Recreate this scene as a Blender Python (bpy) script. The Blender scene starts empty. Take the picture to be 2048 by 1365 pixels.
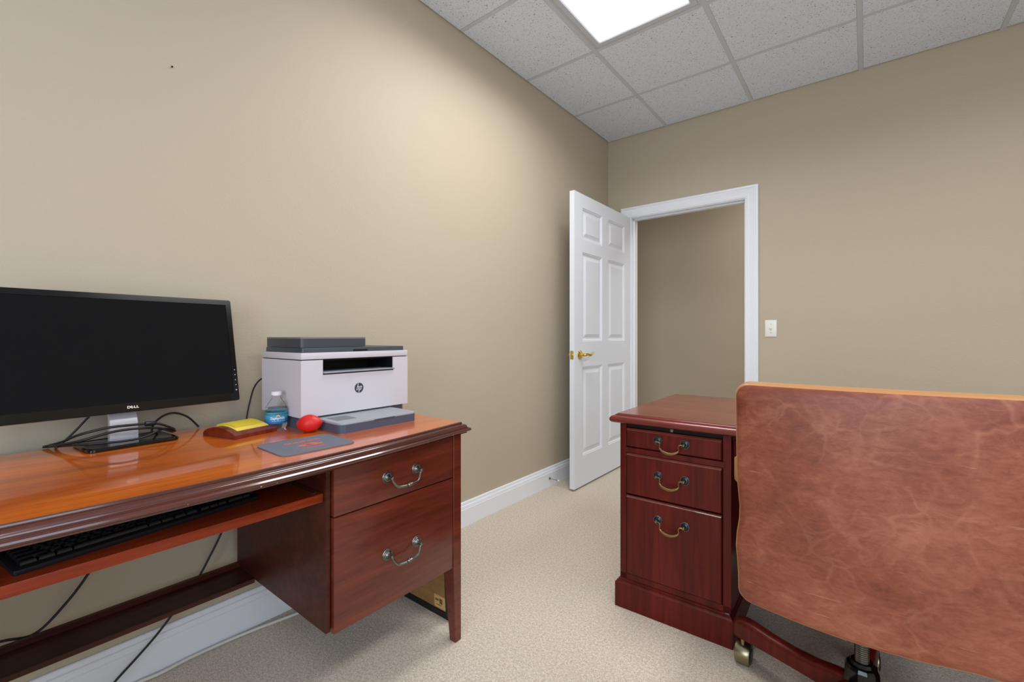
import bpy, bmesh, math, random
from mathutils import Vector, Matrix

random.seed(7)
S = bpy.context.scene
COL = S.collection
PI = math.pi

# ---------------------------------------------------------------- camera, world, light, exposure
CAM = (1.7652, 0.0, 1.0570)
YAW = 0.666875
cam_d = bpy.data.cameras.new('camera')
cam_d.sensor_width = 36.0
cam_d.sensor_fit = 'HORIZONTAL'
cam_d.lens = 900.51 / 2048 * 36.0
cam_d.shift_y = -10.04 / 2048
cam_d.clip_start = 0.02
cam = bpy.data.objects.new('camera', cam_d)
cam.location = CAM
cam.rotation_euler = (PI / 2, 0, YAW)
COL.objects.link(cam)
S.camera = cam

world = bpy.data.worlds.new('world')
world.use_nodes = True
world.node_tree.nodes['Background'].inputs[0].default_value = (0.75, 0.85, 1.0, 1)
world.node_tree.nodes['Background'].inputs[1].default_value = 0.6
S.world = world

LENS_POWER = 2.5         # glow of the lens itself
TROFFER_WATTS = 21.5     # light thrown down by each office ceiling light
TROFFER_SPREAD = 158.0
HALL_POWER = 13.0         # ceiling light lens in the hallway
WINDOW_POWER = 55.0      # daylight coming in by the window behind the camera
ADDED_SIDE_POWER = 27.0 # added daylight at an assumed, unseen window opposite the writing desk

S.view_settings.view_transform = 'Standard'
S.view_settings.look = 'None'
S.view_settings.gamma = 1.0
S.view_settings.use_curve_mapping = False
S.view_settings.exposure = 0.0

# room measures
YB = 3.5973
H = 2.74
XR = 3.70
YF = -1.90

def daylight(name, w, h, watts, loc, rot):
    d = bpy.data.lights.new(name, 'AREA')
    d.shape = 'RECTANGLE'; d.size = w; d.size_y = h
    d.energy = watts; d.color = (0.74, 0.86, 1.0)
    o = bpy.data.objects.new(name, d)
    o.location = loc; o.rotation_euler = rot
    COL.objects.link(o)
daylight('window_daylight', 1.5, 1.75, WINDOW_POWER, (2.05, YF - 0.06, 1.30), (PI / 2, 0, 0))
daylight('added_side_daylight', 1.8, 1.25, ADDED_SIDE_POWER, (XR + 0.06, -0.50, 1.55), (PI / 2, 0, PI / 2))

# ---------------------------------------------------------------- materials
def srgb(r, g, b):
    f = lambda c: (c / 255 / 12.92) if c / 255 <= 0.04045 else ((c / 255 + 0.055) / 1.055) ** 2.4
    return (f(r), f(g), f(b), 1)

MATS = {}
def mat(name, color, rough=0.5, metal=0.0, coat=0.0, coat_rough=0.1, spec=0.5, trans=0.0, ior=1.45):
    m = bpy.data.materials.new(name)
    m.use_nodes = True
    p = m.node_tree.nodes['Principled BSDF']
    p.inputs['Base Color'].default_value = color
    p.inputs['Roughness'].default_value = rough
    p.inputs['Metallic'].default_value = metal
    p.inputs['Coat Weight'].default_value = coat
    p.inputs['Coat Roughness'].default_value = coat_rough
    p.inputs['Specular IOR Level'].default_value = spec
    p.inputs['Transmission Weight'].default_value = trans
    p.inputs['IOR'].default_value = ior
    MATS[name] = m
    return m

class NT:
    def __init__(s, m):
        s.t = m.node_tree; s.n = s.t.nodes; s.l = s.t.links; s.p = s.n['Principled BSDF']
    def add(s, kind, **kw):
        n = s.n.new(kind)
        for k, v in kw.items():
            if k in n.inputs: n.inputs[k].default_value = v
            else: setattr(n, k, v)
        return n
    def link(s, a, b): s.l.new(a, b)
    def coords(s, scale=(1, 1, 1), rot=(0, 0, 0)):
        tc = s.add('ShaderNodeTexCoord')
        mp = s.add('ShaderNodeMapping')
        mp.inputs['Scale'].default_value = scale
        mp.inputs['Rotation'].default_value = rot
        s.link(tc.outputs['Object'], mp.inputs['Vector'])
        return mp.outputs['Vector']
    def noise(s, vec, scale, detail=3, rough=0.55, dist=0.0):
        n = s.add('ShaderNodeTexNoise')
        n.inputs['Scale'].default_value = scale
        n.inputs['Detail'].default_value = detail
        n.inputs['Roughness'].default_value = rough
        n.inputs['Distortion'].default_value = dist
        s.link(vec, n.inputs['Vector'])
        return n.outputs['Fac']
    def ramp(s, fac, stops):
        r = s.add('ShaderNodeValToRGB')
        el = r.color_ramp.elements
        el[0].position, el[0].color = stops[0]
        el[1].position, el[1].color = stops[-1]
        for pos, c in stops[1:-1]:
            e = el.new(pos); e.color = c
        s.link(fac, r.inputs['Fac'])
        return r.outputs['Color']
    def mix(s, fac, a, b, mode='MIX'):
        m = s.add('ShaderNodeMix', data_type='RGBA', blend_type=mode)
        for inp, v in ((m.inputs['Factor'], fac), (m.inputs['A'] if False else m.inputs[6], a), (m.inputs[7], b)):
            if hasattr(v, 'links'): s.link(v, inp)
            else: inp.default_value = v
        return m.outputs[2]
    def math(s, op, a, b=0.0, clamp=False):
        m = s.add('ShaderNodeMath', operation=op, use_clamp=clamp)
        for i, v in enumerate((a, b)):
            if hasattr(v, 'links'): s.link(v, m.inputs[i])
            else: m.inputs[i].default_value = v
        return m.outputs[0]
    def bump(s, h, strength=0.2, dist=0.002):
        b = s.add('ShaderNodeBump')
        b.inputs['Strength'].default_value = strength
        b.inputs['Distance'].default_value = dist
        s.link(h, b.inputs['Height'])
        s.link(b.outputs['Normal'], s.p.inputs['Normal'])
        return b

WHITE = (1, 1, 1, 1); BLACK = (0, 0, 0, 1)

# painted wall with an orange-peel finish
WALL_COL = (0.50, 0.428, 0.322, 1)
m = mat('wall_paint', WALL_COL, 0.55, spec=0.3)
t = NT(m)
v = t.coords((1, 1, 1.7))
n1 = t.noise(v, 75, 3, 0.6)
n2 = t.noise(v, 1.3, 2, 0.5)
t.bump(n1, 0.22, 0.004)
t.link(t.mix(n2, (0.490, 0.419, 0.314, 1), (0.512, 0.438, 0.330, 1)), t.p.inputs['Base Color'])

# carpet: short cut pile, speckled
m = mat('carpet', srgb(185, 170, 150), 0.95, spec=0.1)
t = NT(m)
v = t.coords()
n1 = t.noise(v, 260, 3, 0.7)
n2 = t.noise(v, 110, 2, 0.6)
c = t.ramp(n1, [(0.28, srgb(158, 145, 128)), (0.5, srgb(217, 204, 187)), (0.74, srgb(244, 233, 218))])
c2 = t.ramp(n2, [(0.35, srgb(226, 221, 214)), (0.62, WHITE)])
t.link(t.mix(1.0, c, c2, 'MULTIPLY'), t.p.inputs['Base Color'])
t.p.inputs['Sheen Weight'].default_value = 0.25
t.bump(t.math('ADD', n1, t.math('MULTIPLY', n2, 0.8)), 0.7, 0.004)

# mineral-fibre ceiling tile with pin holes and fissures
m = mat('ceiling_tile', srgb(224, 233, 245), 0.9, spec=0.15)
t = NT(m)
v = t.coords()
n1 = t.noise(v, 95, 2, 0.5)
n2 = t.noise(v, 38, 2, 0.5)
dots = t.math('MULTIPLY', t.ramp(n1, [(0.285, BLACK), (0.335, WHITE)]), 1.0)
fiss = t.ramp(t.noise(v, 210, 2, 0.6), [(0.28, srgb(150, 150, 150)), (0.42, WHITE)])
mixd = t.mix(dots, srgb(118, 122, 128), srgb(225, 234, 246))
t.link(t.mix(1.0, mixd, fiss, 'MULTIPLY'), t.p.inputs['Base Color'])
t.bump(t.noise(v, 150, 3, 0.6), 0.25, 0.002)

mat('tee_metal', srgb(200, 206, 214), 0.45, spec=0.4)
m = mat('white_trim', srgb(236, 239, 245), 0.32, spec=0.5)
m = mat('white_door', srgb(226, 230, 237), 0.38, spec=0.5)
t = NT(m); v = t.coords((90, 90, 5)); t.bump(t.noise(v, 1.0, 3, 0.6), 0.05, 0.001)
mat('switch_plastic', srgb(236, 234, 226), 0.3)
mat('brass', srgb(226, 194, 98), 0.2, metal=1.0)
mat('brass_antique', srgb(150, 128, 88), 0.30, metal=1.0)
mat('caster_metal', srgb(160, 152, 126), 0.3, metal=1.0)
mat('pewter', srgb(128, 126, 120), 0.33, metal=1.0)
mat('pewter_dark', srgb(62, 72, 86), 0.35, metal=0.9)
mat('steel', srgb(150, 152, 156), 0.35, metal=1.0)
mat('dark_gap', srgb(12, 11, 12), 0.8)

def wood(name, dark, mid, light, scale, coat=0.5, rough=0.35, coat_rough=0.08, wear=None, spec=0.4):
    m = mat(name, mid, rough, coat=coat, coat_rough=coat_rough, spec=spec)
    t = NT(m)
    v = t.coords(scale)
    n = t.noise(v, 1.0, 5, 0.62, 0.6)
    n2 = t.noise(t.coords(tuple(c * 0.16 for c in scale)), 1.0, 2, 0.5, 0.3)
    c = t.ramp(n, [(0.28, dark), (0.5, mid), (0.74, light)])
    c2 = t.ramp(n2, [(0.3, srgb(206, 198, 192)), (0.7, WHITE)])
    base = t.mix(1.0, c, c2, 'MULTIPLY')
    if wear:
        w = t.noise(t.coords((26, 9, 26), (0.3, 0.2, 0.5)), 1.0, 4, 0.7, 1.5)
        k = t.ramp(w, [(0.70, BLACK), (0.76, WHITE)])
        k2 = t.math('MULTIPLY', k, wear)
        base = t.mix(k2, base, srgb(226, 178, 140))
    t.link(base, t.p.inputs['Base Color'])
    t.bump(n, 0.04, 0.001)
    return m

# cherry writing desk: grain along y;  mahogany executive desk: grain along z on the fronts and along x on the top
wood('cherry', srgb(192, 84, 12), srgb(219, 107, 17), srgb(232, 128, 32), (60, 4.5, 60), 1.0, 0.35, 0.06, wear=0.5)  # desktop copy of the finish, its brighter lighting put into the orange
wood('cherry_shaded', srgb(84, 30, 17), srgb(104, 40, 24), srgb(122, 52, 32), (60, 4.5, 60), 0.55, 0.38, 0.12)  # same finish as the desktop, darkened for the dimmer light on the fronts
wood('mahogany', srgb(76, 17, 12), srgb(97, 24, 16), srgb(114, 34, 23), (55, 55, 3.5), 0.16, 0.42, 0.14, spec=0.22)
wood('mahogany_edge_lit', srgb(104, 34, 26), srgb(122, 44, 34), srgb(134, 54, 42), (3.0, 45, 45), 0.6, 0.35, 0.14)  # same wood as the fronts, lightened for the light on the edge
wood('mahogany_highlight', srgb(112, 50, 42), srgb(130, 62, 52), srgb(140, 72, 60), (3.0, 45, 45), 1.0, 0.25, 0.22)  # pale copy of the mahogany for the painted drawer highlights
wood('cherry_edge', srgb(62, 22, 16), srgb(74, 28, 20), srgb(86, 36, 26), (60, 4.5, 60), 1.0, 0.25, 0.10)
wood('mahogany_top_lit', srgb(112, 52, 36), srgb(128, 63, 43), srgb(142, 74, 52), (3.0, 45, 45), 0.6, 0.35, 0.12)  # paler than the fronts, with the wall's reflection put into the colour
wood('cherry_tray', srgb(112, 38, 16), srgb(138, 50, 21), srgb(156, 62, 27), (60, 4.5, 60), 0.15, 0.42, 0.15, spec=0.22)
wood('walnut_dark', srgb(56, 24, 15), srgb(72, 32, 20), srgb(86, 41, 26), (55, 4.0, 55), 0.15, 0.45, 0.2, spec=0.25)
wood('memo_wood', srgb(92, 28, 14), srgb(120, 40, 22), srgb(140, 54, 30), (50, 50, 6), 0.5, 0.35, 0.1)

# worn pull-up leather
m = mat('leather', srgb(150, 82, 58), 0.42, spec=0.45)
t = NT(m)
v = t.coords()
big = t.noise(v, 5.0, 3, 0.6)
mid = t.noise(t.coords((16, 16, 38), (0.0, 0.30, 0.0)), 1.0, 8, 0.75, 1.4)
fine = t.noise(t.coords((60, 60, 120), (0.0, -0.35, 0.0)), 1.0, 4, 0.7, 0.6)
mix3 = t.math('ADD', t.math('ADD', t.math('MULTIPLY', big, 0.45), t.math('MULTIPLY', mid, 0.4)), t.math('MULTIPLY', fine, 0.2))
base = t.ramp(mix3, [(0.38, srgb(104, 48, 33)), (0.52, srgb(132, 69, 49)), (0.68, srgb(158, 95, 71))])
def veins(scale, dist, width, amount, seed):
    global base
    wv = t.add('ShaderNodeTexVoronoi', feature='DISTANCE_TO_EDGE')
    wv.inputs['Scale'].default_value = scale
    dv = t.add('ShaderNodeVectorMath', operation='ADD')
    nz = t.add('ShaderNodeTexNoise'); nz.inputs['Scale'].default_value = 9.0; nz.inputs['Detail'].default_value = 6
    sc = t.add('ShaderNodeVectorMath', operation='SCALE'); sc.inputs['Scale'].default_value = dist
    vv = t.coords((1, 1, 1), (seed, seed * 2, 0.3))
    t.link(vv, nz.inputs['Vector']); t.link(nz.outputs['Color'], sc.inputs[0])
    t.link(vv, dv.inputs[0]); t.link(sc.outputs[0], dv.inputs[1]); t.link(dv.outputs[0], wv.inputs['Vector'])
    vein = t.ramp(wv.outputs['Distance'], [(0.0, WHITE), (width, BLACK)])
    vmask = t.ramp(t.noise(vv, 7.0, 4, 0.65), [(0.46, BLACK), (0.70, WHITE)])
    base = t.mix(t.math('MULTIPLY', t.math('MULTIPLY', vein, vmask), amount), base, srgb(190, 128, 100))
veins(6.0, 0.16, 0.060, 0.38, 0.0)
veins(15.0, 0.10, 0.075, 0.30, 0.7)
scr = t.noise(t.coords((9, 9, 170), (0, 0.22, 0)), 1.0, 3, 0.6, 0.9)
sk = t.math('MULTIPLY', t.ramp(scr, [(0.69, BLACK), (0.76, WHITE)]), 0.55)
base = t.mix(sk, base, srgb(216, 168, 140))
t.link(base, t.p.inputs['Base Color'])
t.bump(t.math('ADD', t.noise(v, 170, 3, 0.6), t.math('MULTIPLY', mid, 1.5)), 0.12, 0.002)
mat('leather_tan_lit', srgb(180, 126, 76), 0.36, spec=0.5)  # paler tan leather, with the light on sides and top in the colour

mat('black_plastic', srgb(24, 24, 26), 0.35)
mat('black_gloss', srgb(9, 9, 9), 0.10)
mat('bezel_black', srgb(10, 10, 10), 0.16, spec=0.4)
mat('screen_black', srgb(22, 22, 23), 0.7, spec=0.05)
mat('key_black', srgb(22, 22, 24), 0.4)
mat('key_print', srgb(190, 190, 190), 0.6)
mat('logo_silver', srgb(226, 222, 208), 0.4)
mat('silver_stand', srgb(200, 199, 206), 0.34, metal=0.25)
mat('cable_black', srgb(26, 26, 28), 0.45)
mat('cable_white', srgb(214, 212, 206), 0.5)
mat('printer_white', srgb(206, 202, 208), 0.42)
mat('printer_dark', srgb(78, 84, 102), 0.38)
mat('printer_lid', srgb(66, 71, 78), 0.4)
mat('printer_lid_top', srgb(108, 108, 110), 0.5)
mat('printer_tray_top', srgb(150, 152, 160), 0.45)
mat('printer_slot', srgb(14, 14, 16), 0.5)
mat('printer_logo', srgb(58, 62, 72), 0.5)
mat('label_white', srgb(240, 240, 238), 0.5)
mat('mousepad_gray', srgb(106, 110, 120), 0.85, spec=0.2)
mat('mousepad_red', srgb(226, 96, 86), 0.8, spec=0.2)
mat('ball_red', srgb(206, 32, 28), 0.42)
mat('note_yellow', srgb(232, 204, 92), 0.8)
mat('note_yellow_pad', srgb(206, 182, 48), 0.8)
mat('bottle_plastic', (0.98, 0.99, 1.0, 1), 0.04, trans=1.0, ior=1.10)
mat('water', (0.98, 0.99, 1.0, 1), 0.0, trans=1.0, ior=1.16)
mat('cap_white', srgb(226, 228, 234), 0.4)
mat('label_sun', srgb(226, 196, 96), 0.6)
m = mat('bottle_label', srgb(30, 110, 170), 0.45)
t = NT(m)
sx = t.add('ShaderNodeSeparateXYZ'); t.link(t.coords(), sx.inputs[0])
nn = t.noise(t.coords((30, 30, 60)), 1.0, 3, 0.6)
g = t.math('ADD', t.math('MULTIPLY', t.math('SUBTRACT', sx.outputs['Z'], 0.02), 26.0), t.math('MULTIPLY', t.math('SUBTRACT', nn, 0.5), 0.35))
t.link(t.ramp(g, [(0.0, srgb(24, 98, 160)), (0.35, srgb(40, 134, 190)), (0.62, srgb(66, 160, 200)), (0.8, srgb(40, 110, 128)), (1.0, srgb(96, 170, 190))]), t.p.inputs['Base Color'])
m = mat('kraft_board', srgb(156, 116, 70), 0.8)
t = NT(m); t.link(t.ramp(t.noise(t.coords((12, 12, 40)), 1.0, 4, 0.6), [(0.3, srgb(140, 102, 60)), (0.7, srgb(168, 128, 78))]), t.p.inputs['Base Color'])
mat('sticker_tan', srgb(206, 170, 108), 0.7)
mat('sticker_ink', srgb(110, 84, 48), 0.7)
mat('frame_black', srgb(18, 18, 22), 0.25)
mat('glass', (0.95, 0.97, 1, 1), 0.02, trans=1.0, ior=1.02)

def lens_mat(name, power):
    m = bpy.data.materials.new(name); m.use_nodes = True
    nt = m.node_tree; nt.nodes.clear()
    out = nt.nodes.new('ShaderNodeOutputMaterial')
    em = nt.nodes.new('ShaderNodeEmission')
    em.inputs['Color'].default_value = (1.0, 0.985, 0.955, 1)
    # tubes behind the prismatic acrylic: brighter along the tubes
    tc = nt.nodes.new('ShaderNodeTexCoord'); sp = nt.nodes.new('ShaderNodeSeparateXYZ')
    nt.links.new(tc.outputs['Object'], sp.inputs[0])
    mu = nt.nodes.new('ShaderNodeMath'); mu.operation = 'MULTIPLY'; mu.inputs[1].default_value = 2 * PI / 0.19
    nt.links.new(sp.outputs['X'], mu.inputs[0])
    co = nt.nodes.new('ShaderNodeMath'); co.operation = 'COSINE'; nt.links.new(mu.outputs[0], co.inputs[0])
    ma = nt.nodes.new('ShaderNodeMath'); ma.operation = 'MULTIPLY_ADD'
    ma.inputs[1].default_value = 0.35 * power; ma.inputs[2].default_value = power
    nt.links.new(co.outputs[0], ma.inputs[0]); nt.links.new(ma.outputs[0], em.inputs['Strength'])
    nt.links.new(em.outputs[0], out.inputs[0])
    MATS[name] = m
lens_mat('light_lens', LENS_POWER)
lens_mat('hall_lens', HALL_POWER)

# ---------------------------------------------------------------- mesh helpers
def add_box(bm, x0, x1, y0, y1, z0, z1, bevel=0.0, seg=2):
    b2 = bmesh.new()
    vs = [b2.verts.new((x, y, z)) for x in (x0, x1) for y in (y0, y1) for z in (z0, z1)]
    for f in ((0, 1, 3, 2), (4, 6, 7, 5), (0, 4, 5, 1), (2, 3, 7, 6), (0, 2, 6, 4), (1, 5, 7, 3)):
        b2.faces.new([vs[i] for i in f])
    if bevel:
        bmesh.ops.bevel(b2, geom=b2.edges[:], offset=bevel, segments=seg, profile=0.5, affect='EDGES')
    merge(bm, b2)

def merge(bm, b2, M=None):
    mp = {}
    for v in b2.verts: mp[v] = bm.verts.new(M @ v.co if M else v.co)
    for f in b2.faces:
        try: bm.faces.new([mp[v] for v in f.verts])
        except ValueError: pass
    b2.free()

def add_poly(bm, pts):
    return bm.faces.new([bm.verts.new(p) for p in pts])

def loft(bm, rings, closed=True, cap0=False, cap1=False):
    rv = [[bm.verts.new(p) for p in r] for r in rings]
    n = len(rings[0])
    for a, b in zip(rv, rv[1:]):
        for i in range(n if closed else n - 1):
            j = (i + 1) % n
            bm.faces.new((a[i], a[j], b[j], b[i]))
    if cap0: bm.faces.new(rv[0][::-1])
    if cap1: bm.faces.new(rv[-1])

def frame_of(axis):
    a = Vector(axis).normalized()
    u = a.orthogonal().normalized()
    return a, u, a.cross(u)

def lathe(bm, origin, axis, prof, seg=24):
    """prof: (distance along axis, radius)"""
    o = Vector(origin); a, u, w = frame_of(axis)
    rings = []
    for d, r in prof:
        r = max(r, 1e-5)
        rings.append([o + a * d + (u * math.cos(2 * PI * i / seg) + w * math.sin(2 * PI * i / seg)) * r for i in range(seg)])
    loft(bm, rings, True, True, True)

def smooth_path(pts, n=8):
    P = [Vector(p) for p in pts]
    if len(P) < 3: return P
    out = []
    for i in range(len(P) - 1):
        p0 = P[i - 1] if i else P[0] * 2 - P[1]
        p1, p2 = P[i], P[i + 1]
        p3 = P[i + 2] if i + 2 < len(P) else P[-1] * 2 - P[-2]
        for k in range(n):
            s = k / n
            out.append(0.5 * ((2 * p1) + (p2 - p0) * s + (2 * p0 - 5 * p1 + 4 * p2 - p3) * s * s + (3 * p1 - p0 - 3 * p2 + p3) * s ** 3))
    out.append(P[-1])
    return out

def tube(bm, pts, rad, seg=8, n=8, smooth=True):
    P = smooth_path(pts, n) if smooth else [Vector(p) for p in pts]
    rf = rad if callable(rad) else (lambda s: rad)
    T = [(P[min(i + 1, len(P) - 1)] - P[max(i - 1, 0)]).normalized() for i in range(len(P))]
    u = T[0].orthogonal().normalized()
    rings = []
    for i, p in enumerate(P):
        u = (u - T[i] * u.dot(T[i])).normalized()
        w = T[i].cross(u)
        r = rf(i / (len(P) - 1))
        rings.append([p + (u * math.cos(2 * PI * k / seg) + w * math.sin(2 * PI * k / seg)) * r for k in range(seg)])
    loft(bm, rings, True, True, True)

def rrect(x0, x1, y0, y1, r, n=5):
    """rounded rectangle outline, counter-clockwise"""
    pts = []
    for cx, cy, a0 in ((x1 - r, y1 - r, 0), (x0 + r, y1 - r, 90), (x0 + r, y0 + r, 180), (x1 - r, y0 + r, 270)):
        for k in range(n + 1):
            a = math.radians(a0 + 90 * k / n)
            pts.append((cx + r * math.cos(a), cy + r * math.sin(a)))
    return pts

def add_rslab(bm, x0, x1, y0, y1, z0, z1, r, edge=0.0, n=5):
    """slab with rounded vertical corners and softened top edge"""
    rings = [[(x, y, z0) for x, y in rrect(x0, x1, y0, y1, r, n)]]
    if edge:
        rings.append([(x, y, z1 - edge) for x, y in rrect(x0, x1, y0, y1, r, n)])
        rings.append([(x, y, z1 - edge * 0.3) for x, y in rrect(x0 + edge * 0.3, x1 - edge * 0.3, y0 + edge * 0.3, y1 - edge * 0.3, max(r - edge * 0.3, 1e-4), n)])
        rings.append([(x, y, z1) for x, y in rrect(x0 + edge, x1 - edge, y0 + edge, y1 - edge, max(r - edge, 1e-4), n)])
    else:
        rings.append([(x, y, z1) for x, y in rrect(x0, x1, y0, y1, r, n)])
    loft(bm, rings, True, True, True)

def text_geo(s, size, bold=0.0):
    cu = bpy.data.curves.new('lettering', 'FONT')
    cu.body = s; cu.size = size; cu.align_x = 'CENTER'; cu.align_y = 'CENTER'; cu.resolution_u = 4; cu.offset = bold
    ob = bpy.data.objects.new('lettering', cu)
    COL.objects.link(ob)
    bpy.context.view_layer.update()
    dg = bpy.context.evaluated_depsgraph_get()
    me = bpy.data.meshes.new_from_object(ob.evaluated_get(dg))
    vs = [(v.co.x, v.co.y) for v in me.vertices]
    fs = [tuple(p.vertices) for p in me.polygons]
    bpy.data.objects.remove(ob); bpy.data.curves.remove(cu); bpy.data.meshes.remove(me)
    return vs, fs

def add_text(bm, s, size, fn, sx=1.0, bold=0.0):
    vs, fs = text_geo(s, size, bold)
    bv = [bm.verts.new(fn(x * sx, y)) for x, y in vs]
    for f in fs:
        try: bm.faces.new([bv[i] for i in f])
        except ValueError: pass

ROOT_INV = {}
def finish(name, bm, m, parent=None, smooth=35, world_space=True, double=True):
    if double: bmesh.ops.remove_doubles(bm, verts=bm.verts[:], dist=1e-6)
    bmesh.ops.recalc_face_normals(bm, faces=bm.faces[:])
    me = bpy.data.meshes.new(name)
    bm.to_mesh(me); bm.free()
    if m: me.materials.append(MATS[m] if isinstance(m, str) else m)
    if smooth:
        for p in me.polygons: p.use_smooth = True
        me.set_sharp_from_angle(angle=math.radians(smooth))
    o = bpy.data.objects.new(name, me)
    COL.objects.link(o)
    if parent is not None:
        o.parent = parent
        root = parent
        while root.parent is not None: root = root.parent
        if world_space and root.name in ROOT_INV:
            me.transform(ROOT_INV[root.name])
        ROOT_INV.setdefault(o.name, None)
    return o

def tag(o, label=None, cat=None, group=None, kind=None):
    if label: o['label'] = label
    if cat: o['category'] = cat
    if group: o['group'] = group
    if kind: o['kind'] = kind
    return o

def thing(name, label, cat, loc=(0, 0, 0), rz=0.0, group=None, kind=None):
    o = bpy.data.objects.new(name, None)
    o.empty_display_size = 0.05
    o.location = loc; o.rotation_euler = (0, 0, rz)
    COL.objects.link(o)
    ROOT_INV[o.name] = (Matrix.Translation(loc) @ Matrix.Rotation(rz, 4, 'Z')).inverted()
    return tag(o, label, cat, group, kind)

def box_obj(name, dims, m, parent=None, bevel=0.0, smooth=35, ws=True):
    bm = bmesh.new(); add_box(bm, *dims, bevel=bevel)
    return finish(name, bm, m, parent, smooth, ws)

def structure(name, dims_list, m, label=None):
    bm = bmesh.new()
    for d in dims_list: add_box(bm, *d)
    return tag(finish(name, bm, m, None, 0, double=False), label, None, None, 'structure')

# ================================================================ the room shell
structure('floor', [(-0.12, XR + 0.12, YF - 0.12, 5.2, -0.1, 0.0)], 'carpet', 'speckled beige cut pile carpet floor')
structure('wall_left', [(-0.12, 0.0, YF - 0.12, YB + 0.125, 0, H + 0.1)], 'wall_paint', 'long tan painted wall behind the writing desk')
OX0, OX1, OZ = 0.197, 1.090, 2.062            # rough door opening
structure('wall_back', [(0.0, OX0, YB, YB + 0.125, 0, H + 0.1), (OX0, OX1, YB, YB + 0.125, OZ, H + 0.1),
                        (OX1, XR + 0.12, YB, YB + 0.125, 0, H + 0.1)], 'wall_paint', 'tan painted wall around the doorway')
VY0, VY1, VZ0, VZ1 = -1.42, 0.42, 0.9, 2.2
structure('wall_right', [(XR, XR + 0.12, YF - 0.12, VY0, 0, H + 0.1), (XR, XR + 0.12, VY1, YB, 0, H + 0.1),
                         (XR, XR + 0.12, VY0, VY1, 0, VZ0), (XR, XR + 0.12, VY0, VY1, VZ1, H + 0.1)], 'wall_paint')
WX0, WX1, WZ0, WZ1 = 1.3, 2.8, 0.4, 2.2
structure('wall_front', [(0, WX0, YF - 0.12, YF, 0, H + 0.1), (WX1, XR, YF - 0.12, YF, 0, H + 0.1),
                         (WX0, WX1, YF - 0.12, YF, 0, WZ0), (WX0, WX1, YF - 0.12, YF, WZ1, H + 0.1)], 'wall_paint')
# hallway beyond the doorway
structure('wall_hallway', [(-1.2, XR + 0.12, 4.95, 5.07, 0, H + 0.1)], 'wall_paint', 'plain tan hallway wall seen through the doorway')
structure('wall_hallway_end', [(-0.60, -0.48, YB + 0.125, 4.95, 0, H + 0.1)], 'wall_paint')
structure('floor_hallway', [(-1.2, -0.12, YB, 5.2, -0.1, 0.0)], 'carpet')
structure('ceiling_hallway', [(-1.2, XR + 0.12, YB + 0.125, 5.07, H, H + 0.1)], 'ceiling_tile')
structure('wall_hallway_side', [(XR, XR + 0.12, YB + 0.125, 4.95, 0, H + 0.1)], 'wall_paint')

# window behind the camera
w = thing('window_1', 'white framed window in the wall behind the camera', None, ((WX0 + WX1) / 2, YF, WZ0), kind='structure')
bm = bmesh.new()
for d in ((WX0, WX1, YF - 0.10, YF - 0.03, WZ0, WZ0 + 0.05), (WX0, WX1, YF - 0.10, YF - 0.03, WZ1 - 0.05, WZ1),
          (WX0, WX0 + 0.05, YF - 0.10, YF - 0.03, WZ0, WZ1), (WX1 - 0.05, WX1, YF - 0.10, YF - 0.03, WZ0, WZ1),
          (2.03, 2.07, YF - 0.09, YF - 0.04, WZ0, WZ1)):
    add_box(bm, *d)
finish('window_frame', bm, 'white_trim', w)
box_obj('window_sill', (WX0 - 0.04, WX1 + 0.04, YF - 0.03, YF + 0.04, WZ0 - 0.03, WZ0), 'white_trim', w, 0.004)

for xa, xb in ((WX0 + 0.05, 2.03), (2.07, WX1 - 0.05)):
    box_obj('window_pane', (xa, xb, YF - 0.079, YF - 0.075, WZ0 + 0.05, WZ1 - 0.05), 'glass', w, 0, 0)
w = thing('added_window', 'added white framed window, unseen, in the wall opposite the writing desk', None, (XR, (VY0 + VY1) / 2, VZ0), kind='structure')  # unseen window, added for moulding highlights and light under the desk
bm = bmesh.new()
for d in ((XR + 0.03, XR + 0.10, VY0, VY1, VZ0, VZ0 + 0.05), (XR + 0.03, XR + 0.10, VY0, VY1, VZ1 - 0.05, VZ1),
          (XR + 0.03, XR + 0.10, VY0, VY0 + 0.05, VZ0, VZ1), (XR + 0.03, XR + 0.10, VY1 - 0.05, VY1, VZ0, VZ1)):
    add_box(bm, *d)
finish('window_frame', bm, 'white_trim', w)
box_obj('window_sill', (XR - 0.04, XR + 0.03, VY0 - 0.04, VY1 + 0.04, VZ0 - 0.03, VZ0), 'white_trim', w, 0.004)

box_obj('window_pane', (XR + 0.075, XR + 0.079, VY0 + 0.05, VY1 - 0.05, VZ0 + 0.05, VZ1 - 0.05), 'glass', w, 0, 0)

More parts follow.
